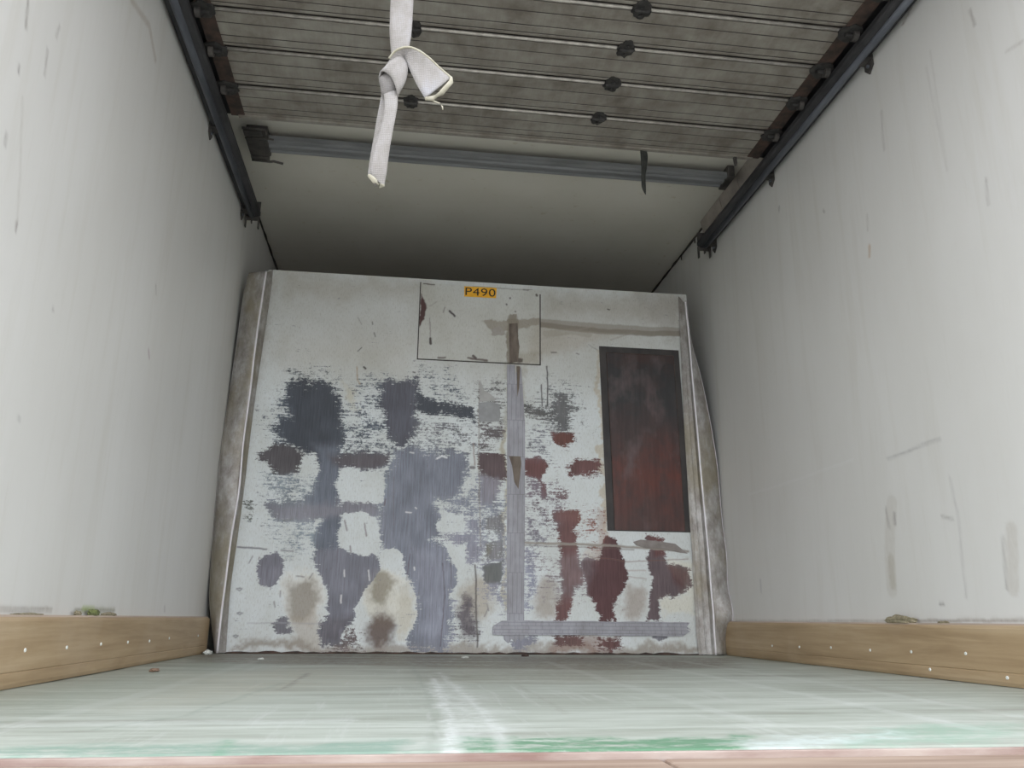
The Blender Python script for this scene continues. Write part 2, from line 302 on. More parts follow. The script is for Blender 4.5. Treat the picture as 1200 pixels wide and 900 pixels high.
SCRAPES = [
 ([(0.238, 1.068),(0.264, 1.091),(0.405, 1.09),(0.437, 1.039),(0.459, 0.974),(0.474, 0.894),(0.476, 0.81),(0.462, 0.756),(0.381, 0.736),(0.308, 0.794),(0.239, 0.845),(0.22, 0.873),(0.197, 0.897),(0.222, 0.927),(0.256, 0.936),(0.23, 1.001)], 0.035, (56, 63, 74), 1.4),
 ([(0.24, 1.128),(0.423, 1.136),(0.443, 1.047),(0.234, 1.03)], 0.03, (56, 63, 74), 0.5),
 ([(0.354, 0.824),(0.472, 0.828),(0.472, 0.718),(0.474, 0.686),(0.474, 0.581),(0.494, 0.54),(0.491, 0.478),(0.479, 0.397),(0.411, 0.376),(0.399, 0.442),(0.419, 0.497),(0.41, 0.521),(0.345, 0.543),(0.34, 0.602),(0.368, 0.641),(0.382, 0.683),(0.381, 0.736)], 0.03, (92, 100, 114), 1.4),
 ([(0.403, 0.395),(0.479, 0.404),(0.558, 0.385),(0.663, 0.37),(0.656, 0.316),(0.628, 0.273),(0.6, 0.236),(0.564, 0.167),(0.573, 0.122),(0.535, 0.106),(0.518, 0.067),(0.513, 0.042),(0.445, 0.042),(0.428, 0.086),(0.473, 0.144),(0.472, 0.212),(0.453, 0.251),(0.416, 0.303)], 0.014, (108, 110, 122), 1.4),
 ([(0.431, 0.099),(0.476, 0.147),(0.566, 0.141),(0.557, 0.116),(0.52, 0.09),(0.509, 0.045),(0.444, 0.045)], 0.02, (88, 84, 92), 1.4),
 ([(0.185, 0.567),(0.301, 0.583),(0.42, 0.58),(0.624, 0.592),(0.668, 0.538),(0.491, 0.533),(0.418, 0.504),(0.324, 0.509),(0.236, 0.523)], 0.025, (118, 118, 128), 1.4),
 ([(0.176, 0.677),(0.381, 0.697),(0.388, 0.593),(0.218, 0.581)], 0.04, (120, 132, 142), 0.5),
 ([(0.291, 0.501),(0.417, 0.518),(0.41, 0.426),(0.279, 0.44)], 0.03, (128, 142, 152), 0.5),
 ([(0.151, 0.767),(0.172, 0.796),(0.204, 0.819),(0.251, 0.824),(0.287, 0.807),(0.318, 0.762),(0.314, 0.723),(0.292, 0.698),(0.252, 0.693),(0.213, 0.713),(0.183, 0.743)], 0.018, (76, 72, 76), 1.4),
 ([(0.405, 0.794),(0.474, 0.792),(0.578, 0.803),(0.669, 0.796),(0.668, 0.745),(0.617, 0.722),(0.547, 0.731),(0.443, 0.734)], 0.022, (84, 78, 84), 1.4),
 ([(0.47, 0.908),(0.536, 0.918),(0.659, 0.934),(0.661, 0.886),(0.609, 0.87),(0.539, 0.874),(0.483, 0.869)], 0.025, (74, 84, 97), 0.75),
 ([(0.47, 1.011),(0.612, 1.025),(0.614, 0.98),(0.49, 0.982)], 0.03, (74, 84, 97), 0.4),
 ([(0.527, 1.07),(0.632, 1.112),(0.639, 0.981),(0.567, 0.986)], 0.04, (74, 84, 97), 0.35),
 ([(0.615, 1.093),(0.65, 1.113),(0.755, 1.114),(0.779, 1.062),(0.78, 0.95),(0.769, 0.868),(0.738, 0.831),(0.703, 0.837),(0.67, 0.865),(0.636, 0.907),(0.64, 0.952),(0.612, 1.025)], 0.03, (74, 76, 88), 1.4),
 ([(0.772, 1.062),(0.853, 1.035),(0.944, 1.017),(1.032, 1.005),(1.034, 0.945),(0.946, 0.96),(0.855, 0.972),(0.775, 0.972)], 0.022, (56, 63, 74), 1.2),
 ([(0.812, 1.14),(0.923, 1.138),(0.962, 1.033),(0.816, 1.041)], 0.05, (74, 84, 97), 0.36),
 ([(0.788, 0.924),(0.892, 0.928),(1.042, 0.905),(1.042, 0.875),(0.894, 0.873),(0.79, 0.884)], 0.02, (92, 88, 92), 0.62),
 ([(0.697, 0.811),(0.753, 0.824),(0.825, 0.801),(0.932, 0.808),(0.979, 0.806),(0.994, 0.756),(0.989, 0.694),(0.972, 0.637),(0.902, 0.621),(0.861, 0.598),(0.886, 0.567),(0.891, 0.533),(0.9, 0.47),(0.856, 0.445),(0.898, 0.419),(0.941, 0.368),(0.967, 0.321),(0.972, 0.268),(0.945, 0.241),(0.936, 0.194),(0.948, 0.135),(0.933, 0.07),(0.908, 0.022),(0.801, 0.012),(0.785, 0.072),(0.806, 0.147),(0.809, 0.216),(0.77, 0.272),(0.74, 0.331),(0.731, 0.381),(0.669, 0.397),(0.642, 0.448),(0.649, 0.509),(0.626, 0.55),(0.624, 0.592),(0.663, 0.639),(0.67, 0.71),(0.685, 0.764)], 0.03, (108, 114, 128), 1.4),
 ([(0.764, 0.416),(0.909, 0.402),(0.953, 0.335),(0.935, 0.217),(0.937, 0.054),(0.854, 0.015),(0.825, 0.085),(0.82, 0.216),(0.76, 0.331)], 0.05, (130, 134, 150), 1.4),
 ([(0.605, 0.69),(0.692, 0.764),(0.702, 0.552),(0.626, 0.55)], 0.04, (120, 130, 142), 0.55),
 ([(0.891, 0.543),(0.992, 0.56),(1.053, 0.54),(1.069, 0.422),(1.07, 0.36),(1.0, 0.359),(0.992, 0.421),(0.908, 0.446),(0.906, 0.481),(0.994, 0.49),(0.993, 0.538)], 0.025, (134, 135, 150), 0.9),
 ([(0.849, 0.619),(1.043, 0.649),(1.152, 0.599),(1.134, 0.545),(0.992, 0.545)], 0.03, (126, 132, 146), 0.7),
 ([(1.041, 0.934),(1.144, 0.938),(1.137, 0.882),(1.105, 0.87),(1.091, 0.814),(1.051, 0.82)], 0.025, (88, 82, 84), 0.8),
 ([(1.034, 1.128),(1.145, 1.133),(1.147, 0.957),(1.037, 0.953)], 0.02, (100, 100, 100), 0.42),
 ([(1.051, 0.805),(1.16, 0.813),(1.161, 0.714),(1.114, 0.698),(1.057, 0.704)], 0.015, (80, 64, 66), 1.4),
 ([(1.049, 0.703),(1.121, 0.706),(1.116, 0.598),(1.055, 0.589)], 0.02, (122, 118, 128), 1.4),
 ([(1.07, 0.551),(1.159, 0.564),(1.16, 0.459),(1.072, 0.464)], 0.012, (104, 94, 68), 0.6),
 ([(1.069, 0.443),(1.153, 0.458),(1.154, 0.362),(1.07, 0.367)], 0.008, (104, 100, 70), 0.75),
 ([(1.07, 0.35),(1.151, 0.355),(1.148, 0.273),(1.075, 0.279)], 0.005, (66, 72, 48), 1.1),
 ([(1.166, 0.564),(1.049, 0.353),(1.072, 0.252),(1.157, 0.153),(1.17, 0.22)], 0.03, (132, 134, 150), 0.6),
 ([(1.24, 1.029),(1.288, 1.024),(1.337, 1.018),(1.371, 1.074),(1.409, 1.091),(1.447, 1.061),(1.462, 1.016),(1.453, 0.939),(1.423, 0.915),(1.378, 0.921),(1.341, 0.958),(1.288, 0.971),(1.24, 0.976)], 0.035, (86, 86, 86), 1.0),
 ([(1.334, 1.126),(1.44, 1.123),(1.483, 0.94),(1.408, 0.892),(1.333, 0.935)], 0.05, (100, 104, 108), 0.42),
 ([(1.352, 0.909),(1.408, 0.922),(1.456, 0.905),(1.452, 0.875),(1.407, 0.862),(1.37, 0.872)], 0.012, (96, 54, 44), 1.4),
 ([(1.429, 0.759),(1.459, 0.786),(1.519, 0.795),(1.567, 0.786),(1.57, 0.745),(1.517, 0.729),(1.45, 0.723)], 0.018, (96, 62, 60), 1.4),
 ([(1.237, 0.797),(1.296, 0.803),(1.336, 0.786),(1.333, 0.741),(1.31, 0.704),(1.332, 0.69),(1.332, 0.622),(1.318, 0.621),(1.31, 0.69),(1.289, 0.704),(1.241, 0.717)], 0.014, (94, 56, 54), 1.4),
 ([(1.237, 0.709),(1.332, 0.712),(1.339, 0.604),(1.238, 0.616)], 0.03, (110, 100, 110), 0.5),
 ([(1.347, 0.651),(1.387, 0.667),(1.431, 0.653),(1.42, 0.628),(1.376, 0.623)], 0.02, (96, 70, 70), 0.7),
 ([(1.35, 0.565),(1.387, 0.577),(1.463, 0.579),(1.47, 0.55),(1.448, 0.5),(1.454, 0.43),(1.461, 0.378),(1.481, 0.319),(1.488, 0.265),(1.445, 0.257),(1.43, 0.206),(1.426, 0.133),(1.373, 0.132),(1.38, 0.206),(1.402, 0.257),(1.388, 0.325),(1.393, 0.428),(1.386, 0.516),(1.361, 0.537)], 0.016, (98, 64, 62), 1.4),
 ([(1.332, 0.575),(1.478, 0.582),(1.492, 0.529),(1.332, 0.518)], 0.03, (110, 70, 60), 0.5),
 ([(1.578, 0.46),(1.593, 0.475),(1.63, 0.454),(1.647, 0.43),(1.668, 0.381),(1.677, 0.333),(1.672, 0.295),(1.65, 0.26),(1.62, 0.219),(1.615, 0.171),(1.621, 0.134),(1.553, 0.134),(1.547, 0.201),(1.519, 0.224),(1.495, 0.265),(1.481, 0.319),(1.478, 0.361),(1.511, 0.378),(1.555, 0.379),(1.577, 0.415)], 0.012, (76, 44, 46), 1.4),
 ([(1.76, 0.478),(1.808, 0.483),(1.814, 0.444),(1.835, 0.409),(1.855, 0.367),(1.914, 0.357),(1.943, 0.337),(1.937, 0.291),(1.909, 0.25),(1.871, 0.228),(1.835, 0.242),(1.808, 0.211),(1.801, 0.136),(1.761, 0.135),(1.768, 0.227),(1.776, 0.331),(1.764, 0.401)], 0.012, (90, 76, 80), 1.4),
 ([(1.859, 0.364),(1.943, 0.337),(1.933, 0.291),(1.901, 0.256),(1.866, 0.29)], 0.015, (84, 46, 46), 1.4),
 ([(1.76, 0.485),(1.83, 0.48),(1.842, 0.402),(1.782, 0.394)], 0.015, (92, 52, 50), 0.9),
 ([(1.242, 0.566),(1.332, 0.55),(1.339, 0.427),(1.246, 0.426)], 0.03, (130, 130, 145), 0.5),
 ([(1.246, 0.419),(1.296, 0.392),(1.289, 0.255),(1.261, 0.181),(1.247, 0.188)], 0.02, (134, 138, 158), 0.8),
 ([(1.348, 0.073),(1.485, 0.073),(1.484, 0.024),(1.365, 0.024)], 0.012, (88, 60, 58), 0.9),
 ([(1.548, 0.074),(1.644, 0.074),(1.639, 0.025),(1.558, 0.024)], 0.012, (88, 56, 54), 0.9),
 ([(1.77, 0.075),(1.845, 0.076),(1.837, 0.059),(1.776, 0.059)], 0.008, (104, 104, 112), 1.4),
 ([(1.171, 0.071),(1.285, 0.072),(1.279, 0.023),(1.193, 0.016)], 0.012, (120, 122, 136), 0.9),
 ([(0.102, 0.571),(0.121, 0.578),(0.142, 0.565),(0.149, 0.532),(0.131, 0.514),(0.109, 0.531)], 0.02, (92, 98, 92), 0.7),
 ([(0.176, 0.305),(0.182, 0.348),(0.209, 0.372),(0.261, 0.379),(0.283, 0.353),(0.284, 0.301),(0.268, 0.258),(0.234, 0.238),(0.197, 0.254)], 0.008, (112, 112, 124), 1.4),
 ([(0.253, 0.097),(0.277, 0.12),(0.315, 0.133),(0.322, 0.076),(0.281, 0.066)], 0.012, (104, 104, 112), 1.4),
 ([(0.257, 0.514),(0.306, 0.522),(0.304, 0.501),(0.258, 0.504)], 0.006, (112, 112, 116), 1.4),
 ([(0.603, 0.068),(0.624, 0.106),(0.675, 0.142),(0.717, 0.101),(0.726, 0.046),(0.695, 0.021),(0.622, 0.03)], 0.03, (80, 60, 58), 1.4),
 ([(0.994, 0.218),(1.028, 0.198),(1.041, 0.087),(1.014, 0.061),(0.987, 0.087),(0.988, 0.152)], 0.03, (94, 88, 94), 0.9),
 ([(1.506, 0.097),(1.542, 0.104),(1.54, 0.031),(1.435, 0.024),(1.47, 0.05)], 0.02, (100, 70, 64), 0.0),
 ([(0.174, 0.998),(0.262, 1.069),(0.282, 0.821),(0.202, 0.836)], 0.05, (74, 84, 97), 0.42),
 ([(0.453, 1.01),(0.633, 0.959),(0.648, 0.798),(0.473, 0.8)], 0.05, (74, 84, 97), 0.36),
 ([(0.469, 0.864),(0.715, 0.881),(0.719, 0.794),(0.474, 0.792)], 0.03, (84, 90, 100), 0.45),
 ([(0.768, 0.968),(1.045, 0.923),(1.047, 0.812),(0.774, 0.821)], 0.04, (104, 108, 116), 0.36),
 ([(0.457, 0.728),(0.686, 0.746),(0.689, 0.692),(0.468, 0.679)], 0.03, (104, 110, 120), 0.42),
 ([(0.18, 0.625),(0.388, 0.648),(0.395, 0.544),(0.195, 0.539)], 0.03, (110, 118, 128), 0.45),
 ([(0.216, 0.523),(0.408, 0.511),(0.407, 0.376),(0.266, 0.406)], 0.05, (124, 136, 146), 0.36),
 ([(0.61, 0.602),(0.693, 0.604),(0.704, 0.381),(0.636, 0.38)], 0.03, (116, 120, 132), 0.6),
 ([(0.831, 0.643),(1.064, 0.704),(1.166, 0.564),(1.168, 0.424),(0.995, 0.421),(0.869, 0.556)], 0.05, (124, 130, 144), 0.45),
 ([(1.24, 0.931),(1.37, 0.936),(1.351, 0.786),(1.241, 0.797)], 0.04, (104, 106, 116), 0.36),
 ([(1.241, 0.637),(1.406, 0.66),(1.404, 0.499),(1.253, 0.426)], 0.05, (110, 100, 108), 0.42),
 ([(1.463, 0.571),(1.596, 0.593),(1.592, 0.432),(1.476, 0.43)], 0.03, (120, 74, 62), 0.32),
 ([(1.232, 0.405),(1.548, 0.397),(1.509, 0.224),(1.331, 0.222)], 0.03, (130, 122, 126), 0.3),
 ([(0.532, 0.099),(0.598, 0.1),(0.623, 0.014),(0.459, 0.02)], 0.02, (96, 86, 86), 0.55),
]
ISLANDS = [
 ([(0.472, 0.714),(0.566, 0.71),(0.646, 0.705),(0.662, 0.656),(0.659, 0.596),(0.556, 0.59),(0.48, 0.595),(0.463, 0.65)], 0.016),
 ([(0.501, 0.537),(0.558, 0.545),(0.62, 0.536),(0.64, 0.482),(0.653, 0.431),(0.635, 0.39),(0.568, 0.382),(0.489, 0.401),(0.484, 0.427),(0.501, 0.485)], 0.012),
 ([(0.655, 0.397),(0.709, 0.415),(0.745, 0.382),(0.74, 0.331),(0.803, 0.216),(0.806, 0.144),(0.779, 0.069),(0.754, 0.015),(0.629, 0.014),(0.588, 0.046),(0.564, 0.167),(0.609, 0.246),(0.659, 0.32)], 0.008),
 ([(0.898, 0.536),(0.978, 0.545),(0.99, 0.497),(0.942, 0.478),(0.878, 0.494)], 0.016),
 ([(0.908, 0.426),(0.992, 0.421),(1.003, 0.251),(0.97, 0.201),(0.935, 0.217),(0.975, 0.284),(0.959, 0.345)], 0.01),
 ([(0.317, 0.766),(0.364, 0.789),(0.384, 0.701),(0.337, 0.682)], 0.03),
]
STAINS_AND_SHADE = [
 ([(0.446, 0.211),(0.441, 0.169),(0.422, 0.135),(0.392, 0.117),(0.357, 0.116),(0.324, 0.135),(0.3, 0.168),(0.289, 0.21),(0.293, 0.252),(0.312, 0.286),(0.342, 0.306),(0.377, 0.306),(0.41, 0.288),(0.435, 0.254)], 0.05, (214, 212, 204), 0.6),
 ([(0.423, 0.201),(0.42, 0.165),(0.406, 0.136),(0.384, 0.119),(0.358, 0.119),(0.333, 0.135),(0.315, 0.164),(0.306, 0.2),(0.309, 0.237),(0.323, 0.266),(0.345, 0.283),(0.371, 0.283),(0.396, 0.267),(0.415, 0.238)], 0.05, (138, 132, 122), 0.85),
 ([(0.336, 0.146),(0.424, 0.147),(0.453, 0.02),(0.315, 0.013)], 0.06, (160, 148, 132), 0.5),
 ([(0.752, 0.215),(0.747, 0.164),(0.728, 0.123),(0.7, 0.1),(0.668, 0.1),(0.637, 0.122),(0.615, 0.163),(0.605, 0.213),(0.609, 0.265),(0.627, 0.306),(0.656, 0.33),(0.689, 0.331),(0.72, 0.308),(0.742, 0.267)], 0.05, (210, 207, 194), 0.6),
 ([(0.71, 0.254),(0.707, 0.223),(0.696, 0.197),(0.679, 0.183),(0.66, 0.183),(0.642, 0.197),(0.628, 0.222),(0.622, 0.253),(0.625, 0.285),(0.636, 0.31),(0.653, 0.325),(0.672, 0.325),(0.69, 0.311),(0.704, 0.286)], 0.05, (138, 132, 118), 0.85),
 ([(0.798, 0.166),(0.796, 0.124),(0.789, 0.09),(0.776, 0.071),(0.761, 0.071),(0.747, 0.09),(0.736, 0.123),(0.731, 0.166),(0.732, 0.208),(0.74, 0.243),(0.753, 0.262),(0.768, 0.262),(0.782, 0.243),(0.793, 0.209)], 0.05, (186, 182, 168), 0.8),
 ([(1.128, 0.22),(1.121, 0.182),(1.101, 0.152),(1.071, 0.135),(1.037, 0.135),(1.006, 0.151),(0.985, 0.18),(0.976, 0.218),(0.983, 0.255),(1.003, 0.286),(1.033, 0.303),(1.067, 0.304),(1.098, 0.287),(1.12, 0.257)], 0.06, (164, 156, 142), 0.75),
 ([(0.731, 0.091),(0.727, 0.063),(0.713, 0.041),(0.693, 0.029),(0.669, 0.028),(0.647, 0.041),(0.632, 0.063),(0.625, 0.09),(0.629, 0.118),(0.642, 0.141),(0.663, 0.154),(0.686, 0.154),(0.708, 0.142),(0.724, 0.119)], 0.05, (88, 70, 62), 0.9),
 ([(1.05, 0.146),(1.048, 0.109),(1.04, 0.079),(1.028, 0.063),(1.014, 0.063),(1.002, 0.079),(0.993, 0.108),(0.989, 0.145),(0.991, 0.182),(0.998, 0.212),(1.01, 0.229),(1.024, 0.229),(1.037, 0.213),(1.046, 0.183)], 0.05, (88, 80, 86), 0.85),
 ([(1.38, 0.212),(1.376, 0.177),(1.364, 0.149),(1.347, 0.134),(1.328, 0.134),(1.312, 0.149),(1.3, 0.177),(1.296, 0.211),(1.3, 0.247),(1.312, 0.275),(1.329, 0.291),(1.348, 0.291),(1.365, 0.276),(1.376, 0.248)], 0.05, (158, 150, 142), 0.8),
 ([(1.749, 0.206),(1.743, 0.171),(1.728, 0.143),(1.707, 0.127),(1.685, 0.127),(1.665, 0.142),(1.652, 0.17),(1.648, 0.205),(1.654, 0.241),(1.669, 0.27),(1.69, 0.286),(1.713, 0.286),(1.732, 0.271),(1.746, 0.242)], 0.05, (156, 146, 139), 0.75),
 ([(1.512, 0.431),(1.549, 0.432),(1.547, 0.379),(1.461, 0.367)], 0.04, (182, 164, 148), 0.4),
 ([(0.169, 0.043),(1.022, 0.041),(2.036, 0.033),(2.033, -0.007),(0.077, 0.012)], 0.03, (140, 131, 121), 0.75),
 ([(1.4, 0.056),(1.542, 0.09),(1.612, 0.074),(1.54, 0.005),(1.33, 0.004)], 0.05, (130, 100, 88), 0.6),
 ([(0.167, 1.582),(0.796, 1.575),(0.799, 1.494),(0.502, 1.495),(0.431, 1.451),(0.212, 1.477)], 0.12, (150, 144, 128), 0.45),
 ([(1.335, 1.547),(1.963, 1.566),(1.957, 1.456),(1.57, 1.458),(1.335, 1.437)], 0.1, (146, 140, 126), 0.5),
 ([(0.062, 1.547),(0.132, 1.564),(0.124, 1.258),(0.096, 1.032)], 0.06, (150, 146, 136), 0.5),
 ([(0.159, 1.26),(0.733, 1.291),(0.74, 1.137),(0.203, 1.148)], 0.2, (178, 172, 158), 0.3),
 ([(1.277, 1.393),(1.568, 1.401),(1.686, 1.391),(1.567, 1.336),(1.372, 1.266),(1.258, 1.22)], 0.06, (168, 160, 146), 0.5),
 ([(1.717, 1.614),(1.96, 1.587),(1.948, 1.357),(1.908, 1.346)], 0.05, (140, 136, 130), 0.45),
 ([(1.043, 1.411),(1.165, 1.414),(1.315, 1.423),(1.315, 1.387),(1.204, 1.368),(1.166, 1.354),(1.086, 1.37)], 0.008, (128, 120, 108), 0.8),
 ([(1.089, 1.374),(1.135, 1.385),(1.158, 1.338),(1.094, 1.334)], 0.004, (144, 140, 140), 0.9),
 ([(1.161, 1.439),(1.203, 1.441),(1.212, 1.337),(1.208, 1.269),(1.197, 1.209),(1.163, 1.208),(1.158, 1.334)], 0.008, (104, 94, 80), 0.85),
 ([(1.182, 1.244),(1.296, 1.273),(1.303, 1.215),(1.201, 1.209)], 0.03, (150, 144, 130), 0.6),
 ([(1.145, 1.207),(1.235, 1.211),(1.244, 0.931),(1.148, 0.927)], 0.02, (140, 132, 112), 0.4),
 ([(1.14, 0.927),(1.163, 0.928),(1.171, 0.154),(1.157, 0.153)], 0.012, (160, 150, 120), 0.6),
 ([(1.566, 1.296),(1.582, 1.296),(1.601, 0.489),(1.579, 0.489)], 0.01, (176, 164, 140), 0.6),
 ([(1.548, 0.588),(1.596, 0.575),(1.591, 0.397),(1.547, 0.362)], 0.03, (160, 132, 118), 0.45),
 ([(1.86, 0.385),(1.96, 0.376),(1.948, 0.161),(1.813, 0.166),(1.816, 0.228),(1.908, 0.243)], 0.04, (206, 202, 184), 0.5),
 ([(0.468, 1.101),(0.527, 1.07),(0.525, 0.976)], 0.03, (190, 180, 150), 0.4),
 ([(0.076, 1.588),(1.976, 1.588),(1.956, 1.195),(1.258, 1.123),(0.74, 1.137),(0.13, 1.182)], 0.45, (158, 153, 142), 0.42),  # broad greying of the top: handling dirt plus weaker light painted in
]
MARKS = [
 ([(1.311, 1.407),(1.568, 1.401),(1.806, 1.398),(1.955, 1.402)], 0.042, (126, 118, 106), 0.6),
 ([(1.311, 1.399),(1.568, 1.385),(1.806, 1.386),(1.954, 1.394)], 0.026, (112, 104, 92), 0.6),
 ([(1.334, 1.356),(1.451, 1.378),(1.529, 1.366)], 0.03, (140, 132, 120), 0.4),
 ([(1.041, 1.128),(1.044, 0.776),(1.059, 0.422)], 0.004, (120, 110, 100), 0.7),
 ([(1.039, 0.346),(1.045, 0.219),(1.053, 0.029)], 0.007, (88, 84, 82), 0.9),
 ([(1.338, 1.208),(1.341, 1.03)], 0.006, (70, 68, 68), 1),
 ([(1.311, 1.121),(1.318, 1.025)], 0.005, (74, 72, 72), 1),
 ([(0.096, 0.4),(0.135, 0.397),(0.208, 0.392)], 0.006, (110, 110, 116), 1),
 ([(0.267, 0.39),(0.314, 0.387)], 0.004, (110, 110, 116), 1),
 ([(0.162, 0.112),(0.232, 0.113),(0.446, 0.112)], 0.003, (150, 150, 155), 0.7),
 ([(1.242, 0.439),(1.476, 0.437),(1.706, 0.431),(1.939, 0.418)], 0.01, (138, 132, 124), 0.9),
 ([(1.242, 0.429),(1.706, 0.421)], 0.003, (84, 70, 64), 0.8),
 ([(1.555, 0.376),(1.511, 0.389),(1.678, 0.371),(1.938, 0.386)], 0.004, (110, 80, 66), 0.6),
 ([(1.673, 0.312),(1.753, 0.303)], 0.003, (130, 100, 90), 0.6),
 ([(1.674, 0.336),(1.754, 0.337)], 0.003, (140, 110, 100), 0.6),
 ([(0.907, 0.351),(0.918, 0.217),(0.907, 0.031)], 0.004, (80, 72, 80), 0.8),
 ([(0.938, 0.368),(0.945, 0.251)], 0.003, (80, 72, 80), 0.6),
 ([(0.772, 0.382),(0.763, 0.281)], 0.004, (84, 72, 78), 0.6),
 ([(0.695, 0.693),(0.701, 0.5)], 0.004, (100, 84, 84), 0.4),
 ([(0.508, 1.388),(0.524, 1.358)], 0.003, (60, 54, 50), 0.5),
 ([(0.567, 1.372),(0.572, 1.36)], 0.004, (60, 54, 50), 0.8),
 ([(0.581, 1.322),(0.586, 1.306)], 0.005, (60, 54, 50), 0.7),
 ([(0.514, 1.233),(0.531, 1.253)], 0.004, (60, 54, 50), 0.8),
 ([(0.514, 1.164),(0.521, 1.107),(0.533, 1.089)], 0.005, (150, 130, 100), 0.8),
 ([(0.543, 1.165),(0.55, 1.158)], 0.008, (60, 54, 50), 1),
 ([(0.753, 1.153),(0.761, 1.149)], 0.006, (60, 54, 50), 0.8),
 ([(1.566, 1.296),(1.528, 1.318)], 0.003, (60, 54, 50), 0.5),
 ([(1.357, 1.273),(1.38, 1.274)], 0.005, (60, 54, 50), 0.8),
 ([(1.473, 1.275),(1.484, 1.271)], 0.004, (60, 54, 50), 0.8),
 ([(1.284, 1.321),(1.49, 1.388),(1.569, 1.413)], 0.008, (150, 144, 134), 0.3),
 ([(1.63, 1.347),(1.706, 1.376),(1.746, 1.395)], 0.008, (140, 132, 122), 0.4),
 ([(1.618, 1.494),(1.626, 1.491)], 0.006, (60, 54, 50), 1),
 ([(1.05, 0.838),(1.062, 0.828)], 0.003, (60, 54, 50), 1),
 ([(1.021, 0.848),(1.03, 0.757)], 0.006, (120, 100, 90), 0.7),
 ([(1.013, 0.746),(1.027, 0.746)], 0.012, (90, 84, 88), 0.8),
 ([(0.111, 0.24),(0.121, 0.243),(0.131, 0.24),(0.122, 0.233),(0.111, 0.24)], 0.004, (110, 110, 116), 0.9),
 ([(0.12, 0.15),(0.129, 0.153),(0.139, 0.15),(0.13, 0.144),(0.12, 0.15)], 0.004, (110, 110, 116), 0.9),
 ([(0.113, 0.062),(0.122, 0.065),(0.132, 0.062),(0.123, 0.056),(0.113, 0.062)], 0.004, (110, 110, 116), 0.9),
 ([(0.158, 0.364),(0.147, 0.338)], 0.004, (100, 96, 100), 0.75),
 ([(0.184, 0.361),(0.182, 0.355)], 0.004, (100, 96, 100), 0.75),
 ([(0.277, 0.232),(0.276, 0.209)], 0.004, (100, 96, 100), 0.75),
 ([(0.254, 0.193),(0.26, 0.171)], 0.004, (100, 96, 100), 0.75),
 ([(0.393, 0.302),(0.381, 0.282)], 0.004, (100, 96, 100), 0.75),
 ([(0.331, 0.292),(0.361, 0.289)], 0.004, (100, 96, 100), 0.75),
 ([(1.094, 0.173),(1.081, 0.146)], 0.004, (100, 96, 100), 0.75),
 ([(1.091, 0.192),(1.098, 0.166)], 0.004, (100, 96, 100), 0.75),
 ([(1.214, -0.061),(1.214, -0.064)], 0.004, (100, 96, 100), 0.75),
 ([(0.515, 0.317),(0.517, 0.291)], 0.005, (216, 216, 216), 0.8),
 ([(0.612, 0.319),(0.618, 0.279)], 0.005, (216, 216, 216), 0.8),
 ([(0.511, 0.222),(0.513, 0.193)], 0.005, (216, 216, 216), 0.8),
 ([(0.791, 0.332),(0.792, 0.322)], 0.005, (216, 216, 216), 0.8),
 ([(0.751, 0.553),(0.772, 0.55)], 0.005, (216, 216, 216), 0.8),
 ([(0.754, 0.802),(0.772, 0.799)], 0.005, (216, 216, 216), 0.8),
 ([(0.788, 0.572),(0.792, 0.568)], 0.005, (216, 216, 216), 0.8),
 ([(0.868, 0.781),(0.889, 0.792),(0.911, 0.786)], 0.007, (214, 216, 218), 0.8),
 ([(0.506, 0.513),(0.518, 0.472)], 0.005, (98, 84, 88), 0.8),
 ([(0.584, 0.504),(0.594, 0.453)], 0.005, (98, 84, 88), 0.8),
 ([(0.665, 0.604),(0.659, 0.579)], 0.005, (98, 84, 88), 0.8),
 ([(0.532, 0.411),(0.537, 0.388)], 0.005, (98, 84, 88), 0.8),
]
FLOOR_STAINS = [
 ([(-0.028, 3.456),(1.042, 3.239),(2.019, 3.165),(1.74, 2.481),(1.3, 2.386),(0.969, 2.46),(0.131, 2.754)], 0.12, (110, 102, 90), 0.9),
 ([(0.837, 2.843),(1.58, 2.824),(1.304, 1.905),(0.769, 1.909)], 0.25, (132, 128, 112), 0.5),
 ([(0.06, 1.619),(0.144, 2.807),(0.338, 2.571),(0.326, 1.395),(0.245, 1.192)], 0.15, (140, 150, 138), 0.5),
 ([(0.317, 1.025),(0.444, 1.042),(0.617, 1.004),(0.758, 1.021),(0.791, 0.909),(0.354, 0.941)], 0.05, (116, 144, 130), 0.75),
 ([(0.819, 1.06),(0.879, 1.042),(0.977, 1.021),(1.153, 1.039),(1.104, 0.92),(0.951, 0.908),(0.808, 0.908)], 0.035, (96, 132, 106), 1.1),
 ([(1.33, 1.076),(1.632, 1.152),(1.478, 0.959),(1.25, 0.935)], 0.05, (130, 162, 144), 0.6),
 ([(1.141, 1.01),(1.387, 1.073),(1.34, 0.997),(1.119, 0.932)], 0.05, (196, 208, 206), 0.6),
 ([(0.815, 1.909),(0.843, 1.909),(0.844, 1.312),(0.837, 1.03),(0.812, 0.907),(0.795, 0.909),(0.806, 1.16),(0.805, 1.441)], 0.05, (206, 210, 208), 0.4),
 ([(0.858, 2.197),(0.895, 1.37),(0.894, 1.155),(0.851, 1.074),(0.842, 1.373)], 0.1, (206, 210, 208), 0.3),
 ([(0.198, 2.19),(0.628, 2.581),(0.677, 1.91),(0.339, 1.395)], 0.3, (176, 170, 152), 0.35),
]
